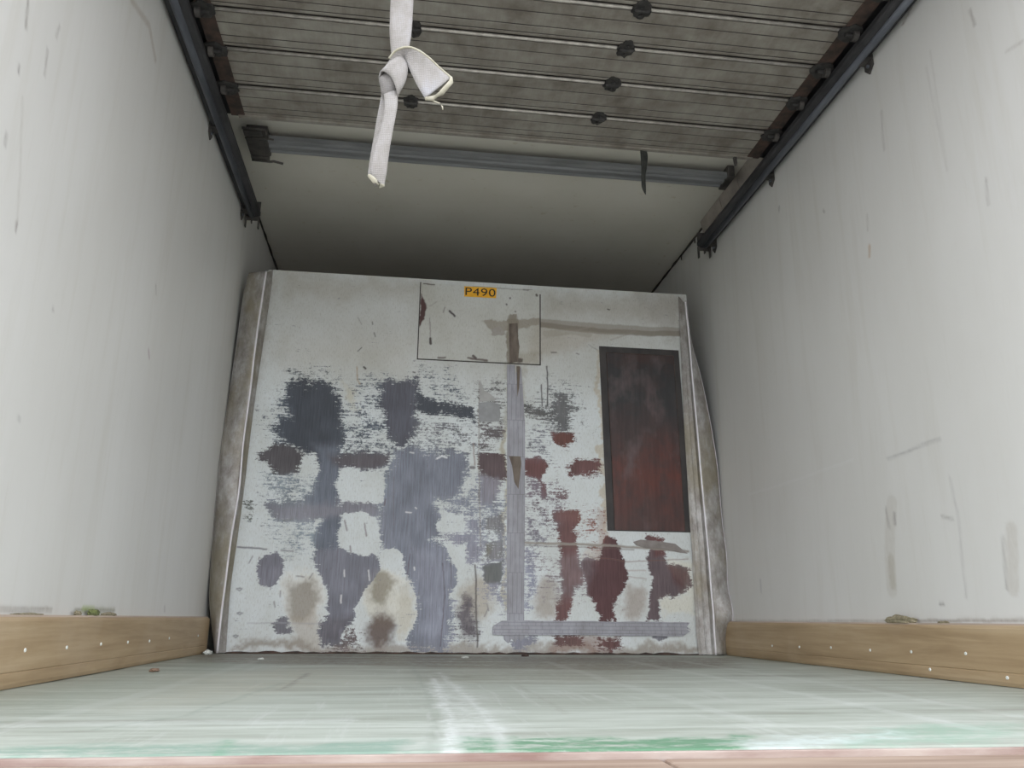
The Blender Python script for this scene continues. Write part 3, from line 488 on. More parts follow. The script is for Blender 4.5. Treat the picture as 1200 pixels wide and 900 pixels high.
FLOOR_MARKS = [
 ([(0.514, 2.772),(1.099, 2.695),(1.628, 2.616)], 0.02, (96, 90, 80), 0.7),
 ([(0.641, 2.298),(1.127, 2.234),(1.393, 2.202)], 0.018, (116, 112, 100), 0.6),
 ([(0.918, 1.908),(1.213, 1.856)], 0.02, (124, 124, 112), 0.5),
 ([(0.493, 1.606),(0.825, 1.563)], 0.012, (124, 128, 116), 0.5),
 ([(0.52, 1.735),(0.522, 2.043),(0.522, 2.227)], 0.012, (110, 104, 96), 0.7),
 ([(0.83, 2.043),(0.812, 1.313),(0.808, 1.076),(0.801, 0.908)], 0.014, (206, 210, 208), 0.6),
 ([(0.853, 2.265),(0.869, 1.372),(0.868, 1.073),(0.852, 0.905)], 0.014, (206, 210, 208), 0.4),
 ([(0.998, 1.907),(0.996, 1.478),(0.995, 1.293)], 0.006, (130, 130, 120), 0.6),
 ([(0.846, 2.197),(0.895, 2.102),(0.907, 2.102)], 0.03, (110, 104, 90), 0.5),
 ([(0.374, 1.143),(0.448, 1.297),(0.497, 1.912)], 0.01, (120, 134, 124), 0.5),
 ([(0.565, 0.937),(0.555, 1.035)], 0.008, (90, 140, 110), 0.8),
 ([(0.245, 1.192),(0.668, 1.214)], 0.05, (206, 210, 208), 0.25),
 ([(1.955, 3.092),(1.793, 1.9),(1.655, 1.182)], 0.012, (150, 150, 140), 0.5),
 ([(1.536, 2.879),(1.525, 1.903),(1.519, 1.413),(1.508, 1.074)], 0.035, (206, 210, 208), 0.22),
 ([(1.721, 2.888),(1.71, 1.901),(1.681, 1.213)], 0.035, (206, 210, 208), 0.22),
 ([(1.237, 2.863),(1.225, 1.905),(1.24, 1.135)], 0.03, (206, 210, 208), 0.18),
 ([(0.298, 2.815),(0.292, 1.701),(0.266, 1.191)], 0.03, (206, 210, 208), 0.16),
 ([(0.781, 2.84),(0.799, 1.689),(0.784, 0.921)], 0.01, (130, 138, 128), 0.5),
]
LEFT_MARKS = [
 ([(1.386, 1.241),(1.391, 1.21),(1.396, 1.188)], 0.006, (90, 78, 66), 0.8),
 ([(1.402, 1.107),(1.404, 1.094)], 0.006, (96, 90, 84), 0.8),
 ([(1.488, 1.211),(1.494, 1.156)], 0.006, (120, 112, 104), 0.7),
 ([(1.406, 0.966),(1.407, 0.946)], 0.006, (100, 94, 88), 0.7),
 ([(1.432, 1.061),(1.475, 0.934),(1.499, 0.837)], 0.004, (150, 144, 132), 0.4),
 ([(1.499, 0.837),(1.5, 0.823)], 0.008, (110, 96, 90), 0.9),
 ([(1.516, 1.29),(1.511, 1.258)], 0.005, (120, 112, 104), 0.6),
 ([(2.32, 1.056),(2.331, 1.034)], 0.005, (120, 112, 104), 0.8),
 ([(2.331, 0.862),(2.349, 0.842)], 0.009, (150, 120, 130), 0.8),
 ([(1.837, 1.63),(1.976, 1.668),(2.055, 1.62)], 0.02, (150, 134, 112), 0.45),
 ([(1.703, 0.745),(1.704, 0.742)], 0.007, (130, 124, 120), 0.8),
 ([(1.64, 0.497),(1.645, 0.495)], 0.006, (120, 120, 120), 0.8),
 ([(1.701, 0.144),(1.937, 0.145)], 0.012, (120, 112, 100), 0.6),
 ([(2.074, 0.144),(2.346, 0.149)], 0.012, (120, 118, 88), 0.8),
 ([(2.83, 0.151),(2.823, 0.166)], 0.008, (110, 104, 96), 0.8),
 ([(2.12, 0.149),(2.194, 0.149)], 0.012, (150, 170, 70), 0.9),
 ([(3.028, 0.312),(3.119, 0.147)], 0.004, (224, 224, 220), 0.6),
]
RIGHT_MARKS = [
 ([(1.771, 1.81),(1.816, 1.79)], 0.006, (110, 84, 66), 0.9),
 ([(1.561, 1.622),(1.556, 1.571)], 0.005, (110, 100, 92), 0.8),
 ([(1.581, 1.49),(1.555, 1.325),(1.539, 1.199),(1.528, 1.059)], 0.016, (216, 216, 214), 0.45),
 ([(1.964, 1.603),(1.976, 1.48)], 0.006, (120, 112, 104), 0.5),
 ([(2.646, 1.648),(2.649, 1.632)], 0.007, (80, 74, 70), 0.9),
 ([(2.34, 1.473),(2.335, 1.464)], 0.006, (110, 100, 92), 0.8),
 ([(2.105, 1.229),(2.111, 1.199)], 0.012, (176, 146, 110), 0.8),
 ([(2.099, 1.329),(2.104, 1.28)], 0.004, (130, 124, 116), 0.5),
 ([(1.605, 1.169),(1.61, 1.103)], 0.004, (120, 112, 108), 0.6),
 ([(3.104, 0.619),(2.656, 0.613),(2.321, 0.616)], 0.005, (226, 226, 226), 0.6),
 ([(2.144, 0.583),(1.945, 0.591),(1.903, 0.591)], 0.004, (120, 120, 120), 0.7),
 ([(2.149, 0.457),(2.185, 0.342),(2.197, 0.226)], 0.05, (176, 170, 158), 0.35),
 ([(2.184, 0.307),(2.19, 0.237)], 0.03, (168, 162, 146), 0.6),
 ([(2.18, 0.449),(2.174, 0.393)], 0.006, (120, 114, 108), 0.7),
 ([(2.142, 0.428),(2.144, 0.4)], 0.01, (124, 118, 114), 0.8),
 ([(1.888, 0.487),(1.877, 0.4),(1.889, 0.195)], 0.006, (168, 166, 164), 0.6),
 ([(1.703, 0.34),(1.724, 0.21)], 0.035, (180, 174, 164), 0.5),
 ([(1.734, 0.324),(1.746, 0.211)], 0.008, (150, 146, 142), 0.7),
 ([(1.938, 0.397),(1.899, 0.386)], 0.005, (130, 128, 124), 0.7),
 ([(1.991, 0.181),(1.977, 0.181)], 0.006, (90, 86, 80), 0.9),
 ([(3.058, 0.286),(3.058, 0.242)], 0.01, (160, 160, 162), 0.7),
 ([(3.324, 0.135),(2.418, 0.136),(1.708, 0.142)], 0.008, (120, 108, 96), 0.8),
 ([(1.75, 1.592),(1.73, 1.265),(1.724, 1.626)], 0.003, (150, 144, 136), 0.4),
 ([(1.473, 1.431),(1.423, 1.42)], 0.003, (130, 120, 110), 0.6),
]
TRIM = {'LO': [(0.0341, 3.388, 1.5599), (0.0206, 3.388, 1.4407), (0.0139, 3.388, 1.2214), (0.0067, 3.388, 1.017), (0.004, 3.3655, 0.8217), (0.004, 3.3635, 0.6654), (0.004, 3.3869, 0.4329), (0.0116, 3.388, 0.2379), (0.0249, 3.388, 0.1428), (0.0543, 3.388, 0.0121)], 'LB': [(0.1107, 3.355, 1.5586), (0.106, 3.355, 1.4523), (0.0973, 3.355, 1.2412), (0.094, 3.355, 1.0192), (0.0874, 3.355, 0.805), (0.0893, 3.355, 0.6155), (0.0782, 3.355, 0.4315), (0.0735, 3.355, 0.2567), (0.0709, 3.355, 0.1587), (0.0697, 3.355, 0.0195)], 'LI': [(0.1317, 3.392, 1.5842), (0.1291, 3.392, 1.449), (0.1195, 3.392, 1.2397), (0.1101, 3.392, 1.0374), (0.1038, 3.392, 0.8133), (0.101, 3.392, 0.6316), (0.095, 3.392, 0.4553), (0.0872, 3.392, 0.2712), (0.0882, 3.392, 0.1656), (0.0936, 3.392, 0.0183)], 'RO': [(1.9866, 3.388, 1.5539), (2.0004, 3.388, 1.3553), (2.0385, 3.388, 1.1754), (2.072, 3.388, 0.9415), (2.0883, 3.388, 0.7633), (2.0938, 3.388, 0.5493), (2.096, 3.3685, 0.4114), (2.096, 3.3731, 0.2718), (2.096, 3.3373, 0.1586), (2.0897, 3.388, 0.0875), (2.0802, 3.388, 0.0004)], 'RB': [(1.97, 3.355, 1.5314), (1.9779, 3.355, 1.3754), (1.9835, 3.355, 1.183), (1.9931, 3.355, 0.9311), (1.9985, 3.355, 0.7547), (2.0061, 3.355, 0.5579), (2.0122, 3.355, 0.4089), (2.015, 3.355, 0.2701), (2.0191, 3.355, 0.1579), (2.0184, 3.355, 0.0875), (2.0203, 3.355, 0.0015)], 'RI': [(1.9523, 3.392, 1.5745), (1.9512, 3.392, 1.3868), (1.9495, 3.392, 1.1923), (1.9483, 3.392, 0.9376), (1.9507, 3.392, 0.7596), (1.9517, 3.392, 0.5609), (1.955, 3.392, 0.4106), (1.9548, 3.392, 0.2706), (1.956, 3.392, 0.1575), (1.9557, 3.392, 0.0865), (1.9616, 3.392, -0.0035)]}

rng = np.random.RandomState(7)
def lattice(P, cell, seed):
    r = np.random.RandomState(seed).rand(256, 256)
    q = P / cell + 40; i = np.floor(q).astype(int); f = q - i; f = f * f * (3 - 2 * f)
    a = r[i[:, 0] % 256, i[:, 1] % 256]; b = r[(i[:, 0] + 1) % 256, i[:, 1] % 256]
    c_ = r[i[:, 0] % 256, (i[:, 1] + 1) % 256]; d = r[(i[:, 0] + 1) % 256, (i[:, 1] + 1) % 256]
    return (a * (1 - f[:, 0]) + b * f[:, 0]) * (1 - f[:, 1]) + (c_ * (1 - f[:, 0]) + d * f[:, 0]) * f[:, 1]
def warp(P, amp):
    o = np.zeros_like(P)
    for k, (cell, a) in enumerate(((.07, 1.0), (.025, .6), (.009, .4))):
        for ax in (0, 1): o[:, ax] += (lattice(P, cell, 11 + 7 * k + ax) - .5) * 2 * amp * a
    return P + o
def seg_dist(P, a, b):
    a, b = np.array(a), np.array(b); ab = b - a; L = max(ab @ ab, 1e-12)
    t = np.clip(((P - a) @ ab) / L, 0, 1)
    return np.hypot(*(P - a - t[:, None] * ab).T)
def sdf(P, poly):
    """signed distance to a polygon, positive inside"""
    n = len(poly); d = np.full(len(P), 1e9); ins = np.zeros(len(P), bool)
    for i in range(n):
        a, b = poly[i], poly[(i + 1) % n]
        d = np.minimum(d, seg_dist(P, a, b))
        c1 = (a[1] > P[:, 1]) != (b[1] > P[:, 1])
        if a[1] != b[1]:
            xi = (b[0] - a[0]) * (P[:, 1] - a[1]) / (b[1] - a[1]) + a[0]; ins ^= c1 & (P[:, 0] < xi)
    return np.where(ins, d, -d)
def near(P, poly, pad):
    A = np.array(poly); return np.nonzero((P[:, 0] > A[:, 0].min() - pad) & (P[:, 0] < A[:, 0].max() + pad) & (P[:, 1] > A[:, 1].min() - pad) & (P[:, 1] < A[:, 1].max() + pad))[0]
LINV = np.array([lin(i) for i in range(256)])
def alb(col, ref=205.0, white=.70):
    return np.array([lin(v) for v in col]) / lin(ref) * white
def soft(P, items, alpha, rgb, wamp=.012, ref=205.0, white=.74):
    for poly, sft, col, a in items:
        ix = near(P, poly, sft * 1.5 + .02); Q = warp(P[ix], wamp)
        k = np.clip(.5 + sdf(Q, poly) / sft, 0, 1); k = k * k * (3 - 2 * k) * a
        cv = alb(col, ref, white); na = k + alpha[ix] * (1 - k)
        rgb[ix] = np.where(na[:, None] > 1e-5, (cv * k[:, None] + rgb[ix] * (alpha[ix] * (1 - k))[:, None]) / np.maximum(na, 1e-5)[:, None], rgb[ix])
        alpha[ix] = na
def strokes(P, items, alpha, rgb, minw, ref=205.0, white=.74, wob=.003):
    for pts, wd, col, a in items:
        ix = near(P, pts, wd * 2 + .02); Q = warp(P[ix], wob)
        d = np.full(len(ix), 1e9)
        for p, q in zip(pts, pts[1:]): d = np.minimum(d, seg_dist(Q, p, q))
        ww = max(wd, minw); a2 = a * min(1, (wd / ww) ** .5)
        k = np.clip((ww * .5 + minw * .5 - d) / minw, 0, 1) * a2
        cv = alb(col, ref, white); na = k + alpha[ix] * (1 - k)
        rgb[ix] = np.where(na[:, None] > 1e-5, (cv * k[:, None] + rgb[ix] * (alpha[ix] * (1 - k))[:, None]) / np.maximum(na, 1e-5)[:, None], rgb[ix])
        alpha[ix] = na
def grid_mesh(name, P3, nu, nv, thick, attrs, mat, flip=False, parent=None):
    """P3 (nv*nu,3) front points, thick = offset vector of the back side; a closed slab whose front face is the fine grid"""
    N = nu * nv
    idx = np.arange(N).reshape(nv, nu)
    q = np.stack([idx[:-1, :-1], idx[:-1, 1:], idx[1:, 1:], idx[1:, :-1]], -1).reshape(-1, 4)
    border = np.concatenate([idx[0, :], idx[1:, -1], idx[-1, -2::-1], idx[-2:0:-1, 0]])
    nb = len(border); back = P3[border] + np.array(thick)
    V = np.vstack([P3, back]); bi = N + np.arange(nb)
    sides = np.stack([border, bi, np.roll(bi, -1), np.roll(border, -1)], -1)
    faces = q.tolist() + sides.tolist() + [bi[::-1].tolist()]
    if flip: faces = [f[::-1] for f in faces]
    me = bpy.data.meshes.new(name); me.from_pydata(V.tolist(), [], faces); me.update()
    for an, (typ, arr) in attrs.items():
        if typ == 'FLOAT':
            t = me.attributes.new(an, 'FLOAT', 'POINT'); full = np.zeros(len(V)); full[:N] = arr; full[N:] = 0
            t.data.foreach_set('value', full.astype(np.float32))
        else:
            t = me.attributes.new(an, 'FLOAT_COLOR', 'POINT'); full = np.ones((len(V), 4)); full[:N] = arr; full[N:] = arr[border]
            t.data.foreach_set('color', full.astype(np.float32).ravel())
    return link(name, me, mat, parent)

# ------------------------------------------------------------------ the box: walls, floor, ceiling
def wall(name, x, out, items):
    ys = np.concatenate([np.linspace(Y0 - .02, 1.28, 20), np.linspace(1.29, 3.45, 290), np.linspace(3.47, YB, 40)]); zs = np.linspace(0, H, 250)
    Yg, Zg = np.meshgrid(ys, zs); P = np.stack([Yg.ravel(), Zg.ravel()], -1)
    a = np.zeros(len(P)); rgb = np.full((len(P), 3), .6)
    strokes(P, items, a, rgb, .008, wob=.0015, white=.62); a *= .75
    P3 = np.stack([np.full(len(P), x), P[:, 0], P[:, 1]], -1)
    o = grid_mesh(name, P3, len(ys), len(zs), (out, 0, 0), {'paint': ('C', np.hstack([rgb, a[:, None] * 0 + 1])), 'cover': ('FLOAT', a)}, M_wall, flip=(x == 0))
    return tag(o, kind='structure')
wl_ = wall('wall_left', 0.0, -.04, LEFT_MARKS)
tag(wl_, 'smooth cream fibreglass left side wall of the truck body')
wr_ = wall('wall_right', W, .04, RIGHT_MARKS)
tag(wr_, 'cream fibreglass right side wall with faint scratches and stains')

nu, nv = 260, 300
xs = np.linspace(0, W, nu); ys = np.linspace(Y0, 3.79, nv)
Xg, Yg = np.meshgrid(xs, ys); P = np.stack([Xg.ravel(), Yg.ravel()], -1)
a = np.zeros(len(P)); rgb = np.full((len(P), 3), .5)
soft(P, FLOOR_STAINS, a, rgb, .03, 205, .68); strokes(P, FLOOR_MARKS, a, rgb, .01, 205, .68, .006)
zz = .0015 * (lattice(P, .2, 3) - .5)
zz[P[:, 1] < Y0 + .012] -= .003
P3 = np.stack([P[:, 0], P[:, 1], zz], -1)
fl_ = grid_mesh('floor', P3, nu, nv, (0, 0, -.03), {'paint': ('C', np.hstack([rgb, np.ones((len(P), 1))])), 'cover': ('FLOAT', a)}, M_floor)
tag(fl_, 'worn green painted load floor, rubbed to grey and white', kind='structure')

bm = bmesh.new(); box(bm, -.04, W + .04, Y0 - .02, YB, H, H + .04)
tag(obj('ceiling', bm, M_ceil), 'cream fibreglass ceiling of the truck body', kind='structure')
bm = bmesh.new(); box(bm, -.04, W + .04, YB, YB + .04, 1.4, H + .04)
tag(obj('wall_front', bm, M_ceil), 'front wall of the space over the cab', kind='structure')
bm = bmesh.new(); box(bm, .002, W - .002, 3.82, YB, 1.44, 1.47); box(bm, .06, 1.95, D + .045, 3.82, 1.44, 1.47)
tag(obj('floor_over_cab', bm, M_deck), 'deck board of the space over the cab', kind='structure')
bm = bmesh.new(); box(bm, -.04, W + .04, 3.78, 3.82, -.03, 1.44)  # unseen wall added behind the bulkhead to close off light leaks
tag(obj('wall_leak_block', bm, M_deck), 'added wall hidden behind the bulkhead to stop light leaks', kind='structure')
bm = bmesh.new(); box(bm, -30, 30, -40, 30, -1.1, -1.0)
tag(obj('ground', bm, M_ground), 'concrete yard the truck stands on', kind='structure')

# rear sill: two joined boards with a raised lip against the floor
SILL_Y = Y0 - .004
bm = bmesh.new(); box(bm, -.04, 1.02, SILL_Y - .19, SILL_Y - .006, -.11, -.006); box(bm, 1.024, W + .04, SILL_Y - .19, SILL_Y - .006, -.11, -.006)
sl = obj('trim_1', bm, M_sill, bevel=.003); tag(sl, 'pinkish worn wooden rear sill in front of the floor edge', kind='structure')
bm = bmesh.new(); box(bm, -.04, W + .04, SILL_Y - .006, SILL_Y, -.11, .001)
lp = obj('trim_2', bm, M_siledge, bevel=.001); tag(lp, 'pale lip strip between floor edge and rear sill', kind='structure')

# kick boards
BH = .131; T = .025
def kick(name, x0, x1, face, label, screws):
    s = 1 if face == x1 else -1
    prof = [(x0, .0015), (x1, .006), (x1, BH), (x0, BH)] if s == 1 else [(x0, .0015), (x1, .006), (x1, BH), (x0, BH)]
    # rounded inner top edge and a shallow scored line low on the face
    back = x0 if s == 1 else x1
    f = face
    prof = [(back, .0015), (f - s * .003, .0015), (f, .010), (f, .028), (f - s * .0015, .030), (f, .032), (f, BH - .008), (f - s * .002, BH - .003), (f - s * .006, BH), (back, BH)]
    bm = bmesh.new(); prism(bm, prof, 1, Y0 + .01, D - .02)
    o = obj(name, bm, M_wood); tag(o, label, kind='structure')
    bm = bmesh.new(); box(bm, min(back, f - s * .007), max(back, f - s * .007), Y0 + .01, D - .02, BH, BH + .004)
    obj('board_top_edge', bm, M_woodtop, o)
    for y, z in screws:
        bm = bmesh.new(); cyl(bm, (f - s * .001, y, z), (f + s * .0018, y, z), .0045, 12, .0036)
        obj('screw_head', bm, M_paper, o, smooth=False)
    return o
kick('baseboard_left', .001, T, T, 'pale brown wooden kick board along the left wall',
     [(1.776, .069), (1.986, .067), (2.201, .068), (2.409, .067), (2.609, .065), (2.822, .068), (3.214, .068)])
kick('baseboard_right', W - T, W - .001, W - T, 'pale brown wooden kick board along the right wall',
     [(1.883, .066), (2.1, .062), (2.297, .059), (2.519, .059), (2.73, .054), (2.941, .051), (2.029, .022), (1.754, .02)])

# ------------------------------------------------------------------ bulkhead
bulk = empty('bulkhead', (W / 2, D, 0), 'scuffed white bulkhead wall at the front end, patched with grey tape', 'bulkhead')
TOP = 1.587
def xl(z): return np.interp(z, [0, TOP], [.060, .112])
def xr(z): return np.interp(z, [0, TOP], [2.05, 1.993])
nu, nv = 590, 470
us = np.linspace(0, 1, nu); zs = np.linspace(.002, TOP, nv)
Ug, Zg = np.meshgrid(us, zs); U = Ug.ravel(); Z = Zg.ravel(); X = xl(Z) * (1 - U) + xr(Z) * U
P = np.stack([X, Z], -1); N = len(P)
cover = np.full(N, -.30); wsum = np.full(N, 1e-6); usum = np.tile(alb((112, 112, 120)), (N, 1)) * 1e-6
for poly, sft, col, mx in SCRAPES:
    ix = near(P, poly, sft * 2 + .03); Q = warp(P[ix], .010)
    sd = sdf(Q, poly); k = np.clip(.5 + sd / (sft * 2.0), -.35, 1.25)
    k = np.where(k > 0, k * mx, k)
    cover[ix] = np.maximum(cover[ix], k)
    wg = np.clip(.5 + sd / (sft * 1.2 + .01), 0, 1) ** 2 * (1.0 if mx >= .8 else .35) + 1e-5
    # later patches sit over earlier ones
    keep = 1 - .75 * np.clip(wg, 0, 1)
    usum[ix] = usum[ix] * keep[:, None] + alb(col)[None] * wg[:, None]; wsum[ix] = wsum[ix] * keep + wg
for poly, sft in ISLANDS:
    ix = near(P, poly, sft * 2 + .03); Q = warp(P[ix], .007)
    k = np.clip(.5 + sdf(Q, poly) / sft, 0, 1)
    cover[ix] = cover[ix] * (1 - k) + np.minimum(cover[ix], -.25) * k
cover += .55 * (lattice(P, .03, 91) - .5) + .35 * (lattice(P * [1, 2.2], .011, 92) - .5)
under = usum / wsum[:, None]
under = under * (.9 + .35 * lattice(P, .05, 93))[:, None] + .012
ds = np.where(under[:, 2:] > under[:, :1], .22, .10); under = under * (1 - ds) + ds * under.mean(1, keepdims=True)
white = np.tile(alb((203, 209, 210)), (N, 1))
# upper part greyer with handling dirt and painted-in light falloff, bottom edge dusty
a = np.zeros(N); rgb = np.full((N, 3), .5)
soft(P, STAINS_AND_SHADE, a, rgb, .018)
base = white * (1 - a[:, None]) + rgb * a[:, None]
under = under * (1 - .12 * a[:, None]) + rgb * .12 * a[:, None]
ma = np.zeros(N); mr = np.full((N, 3), .3)
strokes(P, MARKS, ma, mr, .004, wob=.002)
P3 = np.stack([X, np.full(N, D), Z], -1)
one = np.ones((N, 1))
grid_mesh('panel', P3, nu, nv, (0, .04, 0), {'paint': ('C', np.hstack([base, one])), 'under': ('C', np.hstack([under, one])),
          'cover': ('FLOAT', cover), 'mark': ('C', np.hstack([mr, ma[:, None]]))}, M_bulk, parent=bulk)

def plate(name, quad, y0, y1, mat, parent, bevel=0):
    bm = bmesh.new(); prism(bm, [(q[0], q[1]) for q in quad], 1, y0, y1); return obj(name, bm, mat, parent, bevel=bevel)

# access plate with dark chipped gap line, label
def painted_plate(name, x0, x1, z0, z1, y, mat_marks, stains, scr, parent):
    nu, nv = 180, 120
    xs = np.linspace(x0, x1, nu); zs = np.linspace(z0, z1, nv); Xg, Zg = np.meshgrid(xs, zs); P = np.stack([Xg.ravel(), Zg.ravel()], -1); N = len(P)
    a = np.zeros(N); rgb = np.full((N, 3), .5); soft(P, stains, a, rgb, .01)
    base = np.tile(alb((200, 205, 203)), (N, 1)) * (1 - a[:, None]) + rgb * a[:, None]
    ma = np.zeros(N); mr = np.full((N, 3), .3); strokes(P, mat_marks, ma, mr, .004, wob=.003); soft(P, scr, ma, mr, .006)
    P3 = np.stack([P[:, 0], np.full(N, y), P[:, 1]], -1); one = np.ones((N, 1))
    return grid_mesh(name, P3, nu, nv, (0, .004, 0), {'paint': ('C', np.hstack([base, one])), 'under': ('C', np.hstack([base, one])),
          'cover': ('FLOAT', np.full(N, -.3)), 'mark': ('C', np.hstack([mr, ma[:, None]]))}, M_bulk, parent=parent)
AX0, AX1, AZ0, AZ1 = .772, 1.304, 1.214, 1.566
RD = (74, 52, 50)
pm = [([(.785, 1.562), (.83, 1.560)], .006, (70, 60, 56), .9), ([(1.0, 1.563), (1.25, 1.560)], .004, (90, 84, 80), .6),
      ([(.905, 1.436), (.925, 1.415)], .010, (64, 58, 58), .95), ([(.815, 1.40), (.818, 1.31)], .004, (90, 80, 78), .7), ([(.820, 1.305), (.822, 1.284)], .011, (64, 56, 54), .95),
      ([(.88, 1.455), (.875, 1.43)], .005, (110, 104, 100), .8), ([(.81, 1.455), (.84, 1.48)], .004, (140, 134, 130), .6),
      ([(.99, 1.228), (1.03, 1.222), (1.07, 1.219)], .010, (80, 66, 62), .85), ([(1.01, 1.238), (1.02, 1.23)], .012, (74, 62, 60), .9), ([(.86, 1.22), (.89, 1.222)], .008, (80, 66, 62), .8),
      ([(1.17, 1.518), (1.171, 1.517)], .008, (70, 66, 64), .9), ([(1.155, 1.488), (1.156, 1.487)], .008, (70, 66, 64), .9), ([(1.195, 1.455), (1.196, 1.454)], .008, (90, 84, 80), .9),
      ([(1.29, 1.540), (1.291, 1.538)], .012, (70, 62, 58), .9), ([(1.06, 1.55), (1.061, 1.549)], .007, (90, 80, 70), .9), ([(1.27, 1.565), (1.23, 1.562)], .005, (90, 84, 80), .7)]
ps = [([(.772, 1.52), (.792, 1.47), (.800, 1.44), (.792, 1.40), (.780, 1.37), (.772, 1.36)], .006, RD, 1.0),
      ([(1.210, 1.235), (1.23, 1.235), (1.23, 1.216), (1.21, 1.216)], .006, (80, 72, 66), .9)]
# stains and painted top shade shared with the panel behind it run across the plate too
acc = painted_plate('access_plate', AX0, AX1, AZ0, AZ1, D - .0045, pm, STAINS_AND_SHADE, ps, bulk)
acc['label'] = 'square white access plate with rust-chipped edge'
bm = bmesh.new()
g = .0045; e = .0012
for x0, x1, z0, z1 in ((AX0 - g, AX0 + e, AZ0 - g, AZ1 + g), (AX1 - e * 1.5, AX1 + g * 1.3, AZ0 - g, AZ1 - .02), (AX0 - g, AX1 + g, AZ0 - g, AZ0 + e)):
    box(bm, x0, x1, D - .0012, D + .001, z0, z1)
obj('gap_seam', bm, M_groove, acc)
lb = plate('number_label', [(.964, 1.561), (1.109, 1.562), (1.107, 1.513), (.965, 1.512)], D - .0062, D - .0045, M_orange, acc)
lb['label'] = 'orange sticker reading P490'
cu = bpy.data.curves.new('letters', 'FONT'); cu.body = 'P490'; cu.size = .056; cu.align_x = 'CENTER'; cu.align_y = 'CENTER'; cu.extrude = .0005; cu.space_character = 1.06
to = bpy.data.objects.new('t', cu); C.objects.link(to); dg = bpy.context.evaluated_depsgraph_get(); dg.update()
tm = bpy.data.meshes.new_from_object(to.evaluated_get(dg)); bpy.data.objects.remove(to)
co = np.array([v.co[:] for v in tm.vertices]); w_, h_ = np.ptp(co[:, 0]), np.ptp(co[:, 1]); cx_, cy_ = (co[:, 0].max() + co[:, 0].min()) / 2, (co[:, 1].max() + co[:, 1].min()) / 2
for v in tm.vertices:
    x_, y_, z_ = v.co; v.co = (1.0365 + (x_ - cx_) * .134 / w_, D - .0068 - z_, 1.537 + (y_ - cy_) * .036 / h_)
tm.materials.clear(); link('lettering', tm, M_ink, lb)

# black bordered rusty window cover
wc = plate('window_cover', [(1.574, 1.313), (1.942, 1.312), (1.960, .497), (1.593, .496)], D - .003, D + .001, M_pframe, bulk)
wc['label'] = 'black bordered panel with a rust red face'
plate('rusty_face', [(1.606, 1.285), (1.916, 1.284), (1.930, .501), (1.624, .500)], D - .0055, D - .003, M_plate, wc)
bm = bmesh.new()
for (xa, za), (xb, zb) in (((1.608, 1.283), (1.914, 1.283)), ((1.606, 1.284), (1.624, .502)), ((1.916, 1.284), (1.930, .502))):
    tube(bm, [(xa, D - .0055, za), ((xa + xb) / 2 + .001, D - .0058, (za + zb) / 2), (xb, D - .0055, zb)], .0014, 6)
obj('face_edge', bm, M_rust, wc)

# duct tape
def tape(outline, mat=M_tape, y=.0, th=.0016, name='tape_strip'):
    return plate(name, outline, D - .001 - y - th, D + .0005 - y, mat, bulk)
def jag(x0, x1, z, n, amp, seed):
    r = random.Random(seed); return [(x0 + (x1 - x0) * i / n, z + r.uniform(-amp, amp)) for i in range(n + 1)]
random.seed(3)
tape([(1.160, 1.205), (1.175, 1.207), (1.186, 1.204), (1.195, 1.207), (1.200, 1.0), (1.206, .70), (1.212, .40), (1.216, .105), (1.171, .104), (1.168, .35), (1.166, .564), (1.164, .90)])
tape([(1.199, 1.17), (1.222, 1.198), (1.230, 1.10), (1.240, .95), (1.242, .566), (1.240, .3), (1.240, .105), (1.209, .104), (1.208, .40), (1.202, .70), (1.198, 1.0)], y=.0012)
tape([(1.172, .80), (1.222, .80), (1.226, .77), (1.218, .70), (1.214, .66), (1.196, .69), (1.186, .76)], M_residue, y=.0026, th=.0008, name='tape_residue')
tape([(1.202, 1.20), (1.218, 1.20), (1.214, 1.10), (1.206, 1.06)], M_residue, y=.0026, th=.0008, name='tape_residue')
tape([(1.112, .106)] + jag(1.15, 1.90, .130, 14, .0015, 1) + [(1.931, .128), (1.918, .112), (1.934, .10)] + jag(1.90, 1.15, .102, 8, .001, 2), M_tape_low, y=.0030)
tape([(1.113, .075)] + jag(1.113, 1.12, .104, 1, .001, 3) + [(1.91, .104), (1.93, .094), (1.915, .084)] + jag(1.90, 1.15, .0745, 12, .0015, 4), M_tape_low, y=.0042)
tape([(1.150, .100), (1.242, .100), (1.240, .092), (1.246, .070), (1.228, .050), (1.215, .064), (1.205, .044), (1.190, .060), (1.178, .042), (1.160, .056)], y=.0003, name='torn_tape')
tape([(1.039, 1.028), (1.085, 1.034), (1.126, 1.026), (1.134, .985), (1.130, .951), (1.09, .945), (1.042, .947)], two_tone('weathered_grey_tape', srgb(138, 140, 140), srgb(156, 158, 160), (20, 20, 20), .6), y=.0006, name='tape_patch')
tape([(1.041, 1.128), (1.048, 1.120), (1.060, 1.085), (1.085, 1.072), (1.112, 1.050), (1.108, 1.040), (1.043, 1.033)], two_tone('pale_grey_tape', srgb(160, 160, 158), srgb(176, 176, 174), (20, 20, 20), .6), y=.0003, name='tape_patch')
tape([(1.702, .452), (1.735, .462), (1.80, .458), (1.885, .448), (1.938, .408), (1.90, .412), (1.82, .428), (1.76, .426), (1.715, .438)], two_tone('faded_tape', srgb(126, 120, 116), srgb(146, 140, 136), (20, 20, 20), .7), y=.0004, name='torn_tape')
# upper tape left residue running up over the access plate
o = plate('tape_residue', [(1.166, 1.395), (1.205, 1.40), (1.208, 1.33), (1.214, 1.29), (1.208, 1.22), (1.170, 1.212), (1.168, 1.30)], D - .0058, D - .0046, M_residue, bulk)

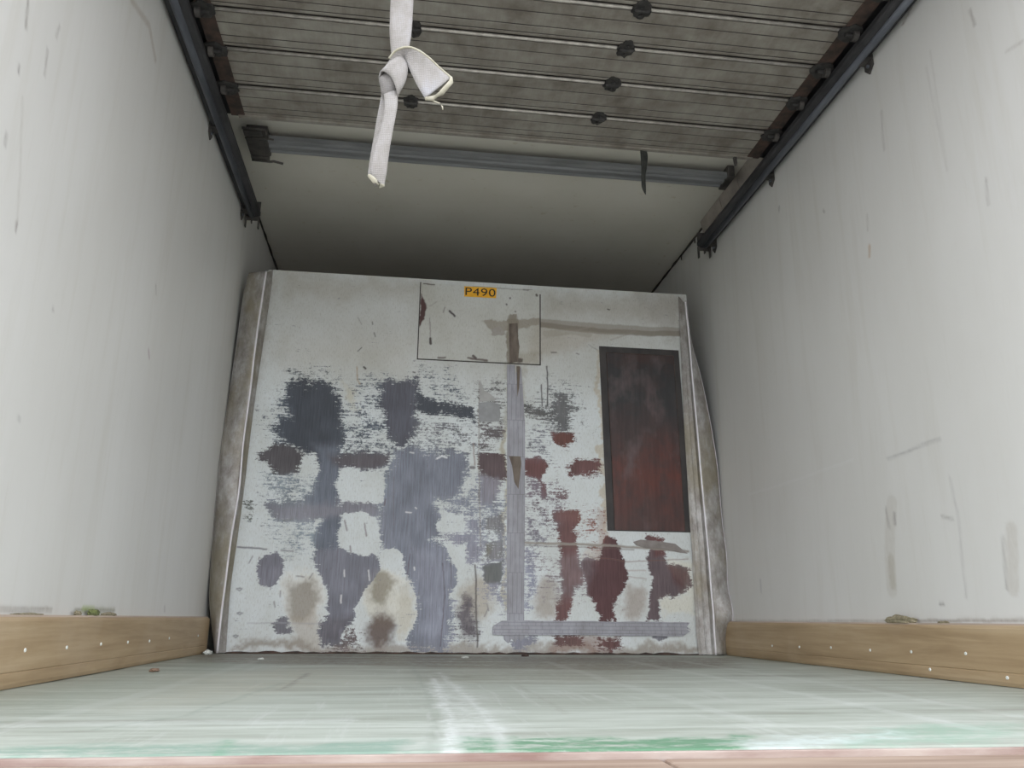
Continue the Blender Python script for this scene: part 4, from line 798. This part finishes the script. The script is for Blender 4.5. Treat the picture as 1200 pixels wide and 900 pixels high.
# aluminium corner trims, bent sheet from the panel over to the wall
def corner(outer, ridge, inner, side, label):
    t = empty('corner_trim', (outer[-1][0], D, 0)); t.parent = bulk; t.matrix_parent_inverse = bulk.matrix_world.inverted(); t['label'] = label
    O = catmull(outer, 6); R = catmull(ridge, 6); I = catmull(inner, 6)
    for lst in (O, R, I):
        lst[-1][2] = .003
    rows = []; r = random.Random(4)
    for i, (o_, q, s_) in enumerate(zip(O, R, I)):
        row = []
        for k in range(9):
            u = k / 8; p = np.array(o_) * (1 - u) + np.array(q) * u
            bulge = math.sin(math.pi * u) * .012
            p[1] -= bulge * (.4 + .6 * i / len(O)); p[1] += .0018 * math.sin(i * .9 + k * .7) * u * (1 - u) * 4
            row.append(p)
        rows.append(row)
    bm = bmesh.new(); loft(bm, rows); sh = obj('bent_sheet', bm, M_alu, t, smooth=True)
    md = sh.modifiers.new('s', 'SOLIDIFY'); md.thickness = .0022; md.offset = 0
    # rolled bright outer lip
    bm = bmesh.new(); tube(bm, [tuple(p) for p in O], .0022, 8); obj('outer_lip', bm, M_edge if side > 0 else M_alu, t, smooth=True)
    # ribbed strip between the ridge and the painted panel
    rows = []
    for q, s_ in zip(R, I):
        row = []
        for u, dy in ((0, 0), (.10, .004), (.16, .012), (.42, .012), (.45, .008), (.50, .008), (.53, .012), (.80, .012), (.84, .004), (.95, .003), (1, .008)):
            p = np.array(q) * (1 - u) + np.array(s_) * u; p[1] = q[1] * (1 - u) + s_[1] * u + dy * (1 - u); row.append(p)
        rows.append(row)
    bm = bmesh.new(); loft(bm, rows); st = obj('ribbed_strip', bm, M_alu, t)
    md = st.modifiers.new('s', 'SOLIDIFY'); md.thickness = .002; md.offset = 0
    bm = bmesh.new(); tube(bm, [(p[0], p[1] - .0015, p[2]) for p in R], .0038, 8); obj('bright_ridge', bm, M_edge, t, smooth=True)
    return t
corner(TRIM['LO'], TRIM['LB'], TRIM['LI'], -1, 'dirty aluminium corner trim at the left wall')
corner(TRIM['RO'], TRIM['RB'], TRIM['RI'], 1, 'bulging aluminium corner trim at the right wall')

# ------------------------------------------------------------------ roller door curtain stored under the ceiling
ZC = 1.84
JT = [1.066, 1.238, 1.410, 1.582, 1.754, 1.926, 2.099, 2.275, 2.468, 2.640]
door = empty('roller_door', (W / 2, 1.066, ZC), 'grey slatted roller door curtain rolled back under the ceiling', 'door')
XL, XR = .100, W - .100
for i in range(len(JT) - 1):
    y0, y1 = JT[i], JT[i + 1]; p = y1 - y0
    def Y(t): return y0 + .006 + (p - .006) * t
    last = i == len(JT) - 2
    # underside profile, from the near joint to the bead at the far one; flat with V grooves
    pts = [(Y(0), ZC + .016), (Y(0), ZC)]
    for t in (.27, .61, .80):
        pts += [(Y(t) - .0028, ZC), (Y(t), ZC + .004), (Y(t) + .0028, ZC)]
    if last: pts += [(Y(.90), ZC), (Y(.905), ZC - .006), (Y(1), ZC - .006), (Y(1), ZC + .016)]
    else: pts += [(Y(.87), ZC), (Y(.88), ZC + .007), (Y(.93), ZC + .007), (Y(.93), ZC + .016)]
    bm = bmesh.new(); prism(bm, pts, 0, XL, XR)
    s = obj('slat', bm, M_slat, door)
    bm = bmesh.new()
    for t in (.27, .61, .80): box(bm, XL, XR, Y(t) - .0020, Y(t) + .0020, ZC + .0006, ZC + .0014)
    obj('groove', bm, M_groove, s)
    if not last:
        bm = bmesh.new(); tube(bm, [(XL, y1 - .004, ZC + .0015), (XR, y1 - .004, ZC + .0015)], .0052, 10); obj('bead', bm, M_bead, s, smooth=True)
        bm = bmesh.new(); box(bm, XL, XR, Y(.89), y1 - .001, ZC + .0075, ZC + .012); obj('joint_gap', bm, M_groove, s)
    # end caps
    for sx_ in (-1, 1):
        xa = XL if sx_ < 0 else XR; xb = xa + sx_ * .026
        bm = bmesh.new(); prism(bm, [(Y(.05), ZC - .003), (Y(.95), ZC - .003), (Y(.97), ZC + .010), (Y(.95), ZC + .016), (Y(.05), ZC + .016)], 0, min(xa - sx_ * .022, xb), max(xa - sx_ * .022, xb))
        obj('end_cap', bm, M_rust, door, bevel=.002)
for i, y in enumerate(JT[1:-1]):
    r = random.Random(i)
    for x in (.701, 1.360):
        bm = bmesh.new()
        pts = []
        for k in range(22):
            an = 6.2832 * k / 22; rr = 1 + r.uniform(-.16, .16); pts.append((x + .027 * rr * math.cos(an), y - .004 + .036 * rr * math.sin(an)))
        prism(bm, pts, 2, ZC - .005, ZC + .004)
        cyl(bm, (x - .022, y - .004, ZC - .006), (x + .022, y - .004, ZC - .006), .007, 12)
        for q in (-.018, .016): cyl(bm, (x, y + q, ZC - .009), (x, y + q, ZC - .003), .006, 8)
        h = obj('hinge', bm, M_grease, door, bevel=.001); h['label'] = 'black greasy hinge'
    for sx_ in (-1, 1):
        xa = XL if sx_ < 0 else XR
        bm = bmesh.new(); r2_ = random.Random(i + 50 * sx_)
        pts = []
        for k in range(18):
            an = 6.2832 * k / 18; rr = 1 + r2_.uniform(-.15, .15); pts.append((xa + sx_ * .006 + .036 * rr * math.cos(an), y + .036 * rr * math.sin(an)))
        prism(bm, pts, 2, ZC - .008, ZC - .001)
        cyl(bm, (xa - sx_ * .012, y, ZC - .012), (xa + sx_ * .026, y, ZC - .012), .007, 12)
        obj('roller_bracket', bm, M_grease, door, bevel=.001)
        bm = bmesh.new(); cyl(bm, (xa + sx_ * .010, y, ZC - .012), (xa + sx_ * .026, y, ZC - .012), .017, 20); obj('roller', bm, M_dark, door)
# bottom bar of the door (just out of the frame) carries the pull strap
bm = bmesh.new(); prism(bm, [(1.02, ZC - .03), (1.066, ZC - .03), (1.070, ZC + .016), (1.02, ZC + .016)], 0, XL, XR); obj('bottom_bar', bm, M_track, door, bevel=.003)

# tracks
def track(side, label):
    s = 1 if side == 'L' else -1; ox = 0 if side == 'L' else W
    def X_(v): return ox + s * v
    y0, y1 = Y0 + .02, 3.33
    t = empty('door_track', (X_(.03), y0, 1.80), label, 'track', 'roller door tracks')
    zb = 1.800
    def prof(p): return [(X_(a), b) for a, b in p]
    bm = bmesh.new()
    # J channel: wall flange, rounded bottom, inner lip turned up
    prism(bm, prof([(.004, zb + .075), (.004, zb + .006), (.010, zb), (.022, zb - .004), (.036, zb - .006), (.050, zb - .004), (.062, zb), (.068, zb + .006), (.068, zb + .022), (.064, zb + .022), (.064, zb + .007), (.058, zb + .003), (.036, zb - .001), (.012, zb + .004), (.008, zb + .009), (.008, zb + .075)]), 1, y0, y1)
    obj('channel', bm, M_trackdk, t)
    bm = bmesh.new(); tube(bm, [(X_(.036), y0, zb - .004), (X_(.036), y1 - .02, zb - .004)], .0125, 12); obj('round_rib', bm, M_track, t, smooth=True)
    bm = bmesh.new(); prism(bm, prof([(.010, zb + .062), (.112, zb + .062), (.112, zb + .067), (.010, zb + .067)]), 1, y0, 2.66); obj('gap_shade_flange', bm, M_trackdk, t)  # flange widened as painted shade over the light gap above the end caps
    ybs = [1.25, 1.99, 2.68, 3.28] if side == 'R' else [1.30, 2.0, 2.66, 3.27]
    for j, yb in enumerate(ybs):
        if side == 'L' and j == 1: continue
        bm = bmesh.new(); wd = .022
        prism(bm, [(yb - wd, zb + .02), (yb + wd, zb + .02), (yb + wd, zb - .028), (yb + wd * .1, zb - .050), (yb - wd, zb - .030)], 0, min(X_(.001), X_(.006)), max(X_(.001), X_(.006)))
        box(bm, min(X_(.004), X_(.034)), max(X_(.004), X_(.034)), yb - wd, yb + wd, zb - .010, zb - .004)
        b_ = obj('bracket', bm, M_dark, t, bevel=.001)
        bm = bmesh.new(); cyl(bm, (X_(.005), yb, zb - .024), (X_(.011), yb, zb - .024), .006, 6); obj('bolt', bm, M_track, b_)
    # torn end of the channel with prongs
    bm = bmesh.new()
    for k, (xx, ln_) in enumerate(((.006, .050), (.030, .030), (.060, .055))):
        prism(bm, [(X_(xx), zb - .002), (X_(xx + .006), zb - .002), (X_(xx + .006), zb - .002 - ln_), (X_(xx + .002), zb - .004 - ln_)], 1, y1 - .012, y1 + .004)
    box(bm, min(X_(.004), X_(.066)), max(X_(.004), X_(.066)), y1 - .004, y1, zb - .02, zb + .07)
    obj('end_stop', bm, M_dark, t)
    return t
track('L', 'left galvanised door track running along the top of the left wall')
track('R', 'right galvanised door track running along the top of the right wall')

# ceiling corner: pale packing strip (right) and dark sealant lines
bm = bmesh.new()
for ya, yb in ((2.62, 2.93), (2.935, 3.12), (3.125, 3.36)): prism(bm, [(W - .022, 1.886), (W - .004, 1.880), (W - .002, H - .001), (W - .034, H - .001)], 1, ya, yb)
tag(obj('trim_3', bm, M_cream_strip), 'pale packing strip beside the right door track', kind='structure')
for nm, s, ox in (('trim_4', 1, 0), ('trim_5', -1, W)):
    bm = bmesh.new(); r = random.Random(5)
    ys_ = [1.0 + .06 * k for k in range(62)]
    tube(bm, [(ox + s * (.004 + r.uniform(-.001, .001)), y, H - .004) for y in ys_], [.005 + r.uniform(-.0015, .002) for _ in ys_], 6)
    for y in ([3.52, 3.72] if s < 0 else [3.62]): tube(bm, [(ox + s * .003, y, H - .004), (ox + s * .003, y + .004, H - .03)], [.005, .003], 6)
    tag(obj(nm, bm, M_seal), 'dark sealant line where ceiling meets side wall', kind='structure')

# cross bar under the ceiling
cb = empty('cross_bar', (W / 2, 2.90, H - .02), 'grey ribbed steel cross bar under the ceiling beyond the door curtain', 'bar')
BY, BZ = 2.868, 1.895
bm = bmesh.new(); prism(bm, [(BY, BZ + .022), (BY, BZ + .002), (BY + .012, BZ - .002), (BY + .020, BZ + .004), (BY + .032, BZ + .004), (BY + .038, BZ - .003), (BY + .056, BZ - .003), (BY + .062, BZ + .004), (BY + .074, BZ + .004), (BY + .082, BZ - .002), (BY + .092, BZ + .002), (BY + .092, BZ + .022)], 0, .15, W - .07)
obj('bar', bm, M_bar, cb)
bm = bmesh.new(); box(bm, .078, .158, BY - .02, BY + .105, BZ - .008, BZ + .049); obj('end_bracket', bm, M_dark, cb, bevel=.003)
bm = bmesh.new(); box(bm, W - .10, W - .070, BY - .01, BY + .10, BZ - .006, BZ + .049); obj('end_bracket', bm, M_dark, cb, bevel=.003)
bm = bmesh.new(); tube(bm, [(.08, BY + .13, BZ - .014), (.15, BY + .135, BZ - .014), (.165, BY + .13, BZ - .014), (.20, BY + .14, BZ - .016)], .005, 8); obj('hook_rod', bm, M_dark, cb, smooth=True)
bm = bmesh.new(); tube(bm, [(.08, BY - .025, BZ - .012), (.165, BY - .025, BZ - .010), (.185, BY - .02, BZ - .010)], .004, 8); obj('hook_rod', bm, M_dark, cb, smooth=True)
bm = bmesh.new(); tube(bm, [(.08, BY - .09, BZ - .012), (.160, BY - .09, BZ - .012), (.166, BY - .085, BZ - .012), (.166, BY - .03, BZ - .010)], .005, 8); obj('hook_rod', bm, M_dark, cb, smooth=True)
bm = bmesh.new(); box(bm, .08, .148, BY - .075, BY - .035, BZ - .012, BZ - .006); obj('latch_plate', bm, M_dark, cb)
bm = bmesh.new(); box(bm, .08, .15, BY + .105, BY + .124, BZ - .014, BZ + .03); obj('latch_plate', bm, M_dark, cb)

# small catch at the right end of the curtain
bm = bmesh.new(); prism(bm, [(1.925, ZC), (1.937, ZC), (1.937, ZC - .036), (1.929, ZC - .040)], 1, 2.625, 2.637); c_ = obj('end_catch', bm, M_dark, door)

# ragged rubber strip hanging off the curtain edge
bm = bmesh.new()
def strip_rows(rows, thick, n=5, sub=6):
    L = catmull([r[0] for r in rows], sub); R = catmull([r[1] for r in rows], sub)
    out = []
    for a_, b_ in zip(L, R):
        out.append([a_ * (1 - k / n) + b_ * (k / n) for k in range(n + 1)])
    return out
zt = ZC - .002
rows = [((1.562, 2.636, zt), (1.588, 2.640, zt)), ((1.562, 2.632, zt - .03), (1.590, 2.640, zt - .03)), ((1.563, 2.630, zt - .07), (1.585, 2.642, zt - .07)),
        ((1.562, 2.632, zt - .10), (1.578, 2.640, zt - .11)), ((1.562, 2.634, zt - .15), (1.578, 2.640, zt - .15)), ((1.566, 2.636, zt - .168), (1.577, 2.640, zt - .185))]
loft(bm, strip_rows(rows, .003))
rs = obj('rubber_strip', bm, M_rubber, None, smooth=True); md = rs.modifiers.new('s', 'SOLIDIFY'); md.thickness = .004; md.offset = 0
tag(rs, 'short black ragged rubber strip hanging from the curtain edge over the cross bar', 'strip')

# ------------------------------------------------------------------ knotted pull strap
st = empty('pull_strap', (.70, 1.045, ZC - .03), 'grey white woven pull strap with a knot, hanging from above', 'strap')
YS = 1.10
def ribbon(name, rows, mat, th=.0022, n=6, sub=8, crown=.0):
    L = catmull([r[0] for r in rows], sub); R = catmull([r[1] for r in rows], sub); out = []
    for a_, b_ in zip(L, R):
        row = []
        for k in range(n + 1):
            u = k / n; p = a_ * (1 - u) + b_ * u; p[1] -= crown * 4 * u * (1 - u); row.append(p)
        out.append(row)
    bm = bmesh.new(); loft(bm, out); o = obj(name, bm, mat, st, smooth=True)
    md = o.modifiers.new('s', 'SOLIDIFY'); md.thickness = th; md.offset = 0
    # stitched edges
    return o, L, R
rows = [((.683, 1.048, ZC - .035), (.719, 1.048, ZC - .035)), ((.683, 1.075, 1.60), (.719, 1.075, 1.60)), ((.682, 1.09, 1.30), (.7185, 1.09, 1.30)), ((.6825, YS, 1.08), (.7183, YS, 1.08)),
        ((.6840, YS, 1.02), (.7180, YS - .003, 1.02)), ((.6865, YS, .995), (.7155, YS - .006, .99)), ((.690, YS, .965), (.714, YS - .006, .965)), ((.690, YS, .945), (.710, YS - .004, .945))]
o_, L_, R_ = ribbon('webbing', rows, M_strap, crown=.001)
# knot: a wrapped lump
def knot_wrap(rows, name, crown, th=.0028): return ribbon(name, rows, M_strap, th=th, crown=crown)
def uv_blob(cx, cy, cz, rx, ry, rz, tilt, name, mat):
    bm = bmesh.new(); bmesh.ops.create_uvsphere(bm, u_segments=32, v_segments=20, radius=1)
    for v in bm.verts:
        x, y, z = v.co
        k = 1 + .07 * math.sin(3 * z + 5 * x) + .05 * math.sin(9 * (x * .5 + z)) - .18 * max(0, -z) * abs(x)
        x, y, z = x * rx * k, y * ry * k, z * rz
        v.co = (cx + x * math.cos(tilt) - z * math.sin(tilt), cy + y, cz + x * math.sin(tilt) + z * math.cos(tilt))
    return obj(name, bm, mat, st, smooth=True)
uv_blob(.690, YS, .927, .0165, .013, .029, -.15, 'knot', M_knot)
# the turn of strap that crosses over the knot from lower right to upper left
rows = [((.702, YS - .008, .900), (.700, YS + .004, .892)), ((.7125, YS - .010, .925), (.700, YS - .014, .903)), ((.714, YS - .012, .950), (.690, YS - .017, .925)), ((.704, YS - .012, .966), (.676, YS - .014, .935)), ((.690, YS - .002, .970), (.672, YS - .002, .930))]
ribbon('knot_turn', rows, M_strap, crown=.003)
# loose end to the right, arching over then falling; back side towards us, yellowed upper edge
rows = [((.686, YS - .010, .962), (.700, YS - .004, .950)), ((.696, YS - .018, .971), (.703, YS - .004, .957)), ((.712, YS - .022, .976), (.708, YS - .006, .966)), ((.728, YS - .022, .973), (.7135, YS - .010, .955)),
        ((.746, YS - .018, .964), (.7215, YS - .012, .936)), ((.764, YS - .014, .950), (.731, YS - .014, .915)), ((.782, YS - .012, .936), (.7435, YS - .014, .894))]
_, L2, R2 = ribbon('loose_end', rows, M_strap)
bm = bmesh.new(); tube(bm, [tuple(p) for p in L2], .0019, 8); obj('yellowed_edge', bm, M_hem, st, smooth=True)
bm = bmesh.new(); tube(bm, [(.782, YS - .012, .937), (.782, YS - .013, .928), (.768, YS - .016, .905), (.755, YS - .016, .894), (.7435, YS - .014, .893)], [.0022, .0038, .0042, .0040, .0028], 8); obj('yellowed_hem', bm, M_hem, st, smooth=True)
bm = bmesh.new(); tube(bm, [(.750, YS - .014, .894), (.758, YS - .014, .890), (.766, YS - .012, .889), (.770, YS - .012, .884), (.771, YS - .012, .878)], [.0012, .0014, .0012, .0013, .0009], 6); obj('frayed_thread', bm, M_hem, st, smooth=True)
# hanging loop: back layer and front layer joined by the fold at the bottom
rows = [((.677, YS + .004, .908), (.694, YS + .006, .908)), ((.672, YS + .014, .870), (.688, YS + .008, .870)), ((.668, YS + .018, .830), (.680, YS + .004, .830)), ((.6645, YS + .016, .790), (.678, YS + .004, .785)), ((.6645, YS + .008, .768), (.676, YS + .004, .757)), ((.670, YS, .758), (.678, YS - .004, .745))]
ribbon('loop_back', rows, M_strap)
rows = [((.680, YS - .002, .908), (.7005, YS - .006, .908)), ((.6835, YS - .008, .880), (.7025, YS - .010, .880)), ((.681, YS - .010, .850), (.700, YS - .014, .850)), ((.674, YS - .010, .815), (.696, YS - .014, .815)), ((.6695, YS - .010, .785), (.6935, YS - .014, .785)),
        ((.6680, YS - .008, .768), (.692, YS - .012, .762)), ((.672, YS - .004, .757), (.689, YS - .008, .743))]
_, L3, R3 = ribbon('loop_front', rows, M_strap, crown=.002)
bm = bmesh.new(); tube(bm, [(.6650, YS + .006, .768), (.668, YS - .005, .760), (.676, YS - .009, .750), (.684, YS - .011, .742), (.690, YS - .010, .744)], [.0015, .0035, .0042, .0038, .0018], 8); obj('loop_fold', bm, M_hem, st, smooth=True)

# ------------------------------------------------------------------ crumbs lying about
def clod(name, c0, r, mat, label, cat, seed, flat=.5):
    bm = bmesh.new(); bmesh.ops.create_icosphere(bm, subdivisions=3, radius=1); rr = random.Random(seed); ph = [rr.uniform(0, 6) for _ in range(6)]
    for v in bm.verts:
        x, y, z = v.co; k = 1 + .22 * math.sin(4 * x + ph[0]) * math.cos(5 * y + ph[1]) + .12 * math.sin(9 * z + 7 * x + ph[2])
        v.co = (x * r[0] * k, y * r[1] * k, max(z * r[2] * k, -r[2] * flat))
    o = obj(name, bm, mat, None); o.location = (c0[0], c0[1], c0[2] + r[2] * flat)
    return tag(o, label, cat)
BT = BH + .0042
clod('dirt_clod', (W - .013, 2.155, BT - .001), (.010, .062, .013), M_crumb, 'grey green clod of dirt on top of the right kick board', 'dirt', 1)
clod('dirt_clod', (W - .012, 1.97, BT - .001), (.006, .02, .004), M_crumb, 'small grey crumb on top of the right kick board', 'dirt', 2)
clod('moss_clump', (.012, 2.16, BT - .001), (.008, .036, .010), M_moss, 'bright green moss clump on top of the left kick board', 'moss', 3)
clod('moss_clump', (.012, 2.27, BT - .001), (.007, .05, .006), M_crumb, 'grey flattened moss crumbs behind the green clump on the left kick board', 'moss', 4)
clod('moss_clump', (.012, 2.06, BT - .001), (.006, .02, .007), M_crumb, 'dark little crumb in front of the green clump on the left kick board', 'moss', 9)
clod('dirt_clod', (.012, 1.80, BT - .001), (.006, .07, .003), M_crumb, 'long low dirt ridge on the left kick board nearest the frame edge', 'dirt', 8)
clod('paper_scrap', (.046, 3.30, .0015), (.014, .03, .010), M_paper, 'crumpled white scrap in the left corner at the foot of the bulkhead', 'scrap', 5)
clod('wood_chip', (.135, 2.28, .001), (.010, .026, .005), M_chip, 'brown wood chip on the floor near the left kick board', 'chip', 6)
clod('paint_flake', (.98, 3.06, .001), (.012, .016, .004), M_paper, 'white paint flake on the floor in front of the bulkhead centre', 'flake', 7)
clod('paint_flake', (.30, 2.90, .001), (.010, .016, .004), M_paper, 'white paint flake on the floor left of centre near the bulkhead', 'flake', 10)
clod('rust_flake', (1.22, 3.22, .001), (.014, .016, .005), M_rust, 'small rusty flake on the floor at the foot of the taped seam', 'flake', 11)
# dirt line where the floor meets the bulkhead
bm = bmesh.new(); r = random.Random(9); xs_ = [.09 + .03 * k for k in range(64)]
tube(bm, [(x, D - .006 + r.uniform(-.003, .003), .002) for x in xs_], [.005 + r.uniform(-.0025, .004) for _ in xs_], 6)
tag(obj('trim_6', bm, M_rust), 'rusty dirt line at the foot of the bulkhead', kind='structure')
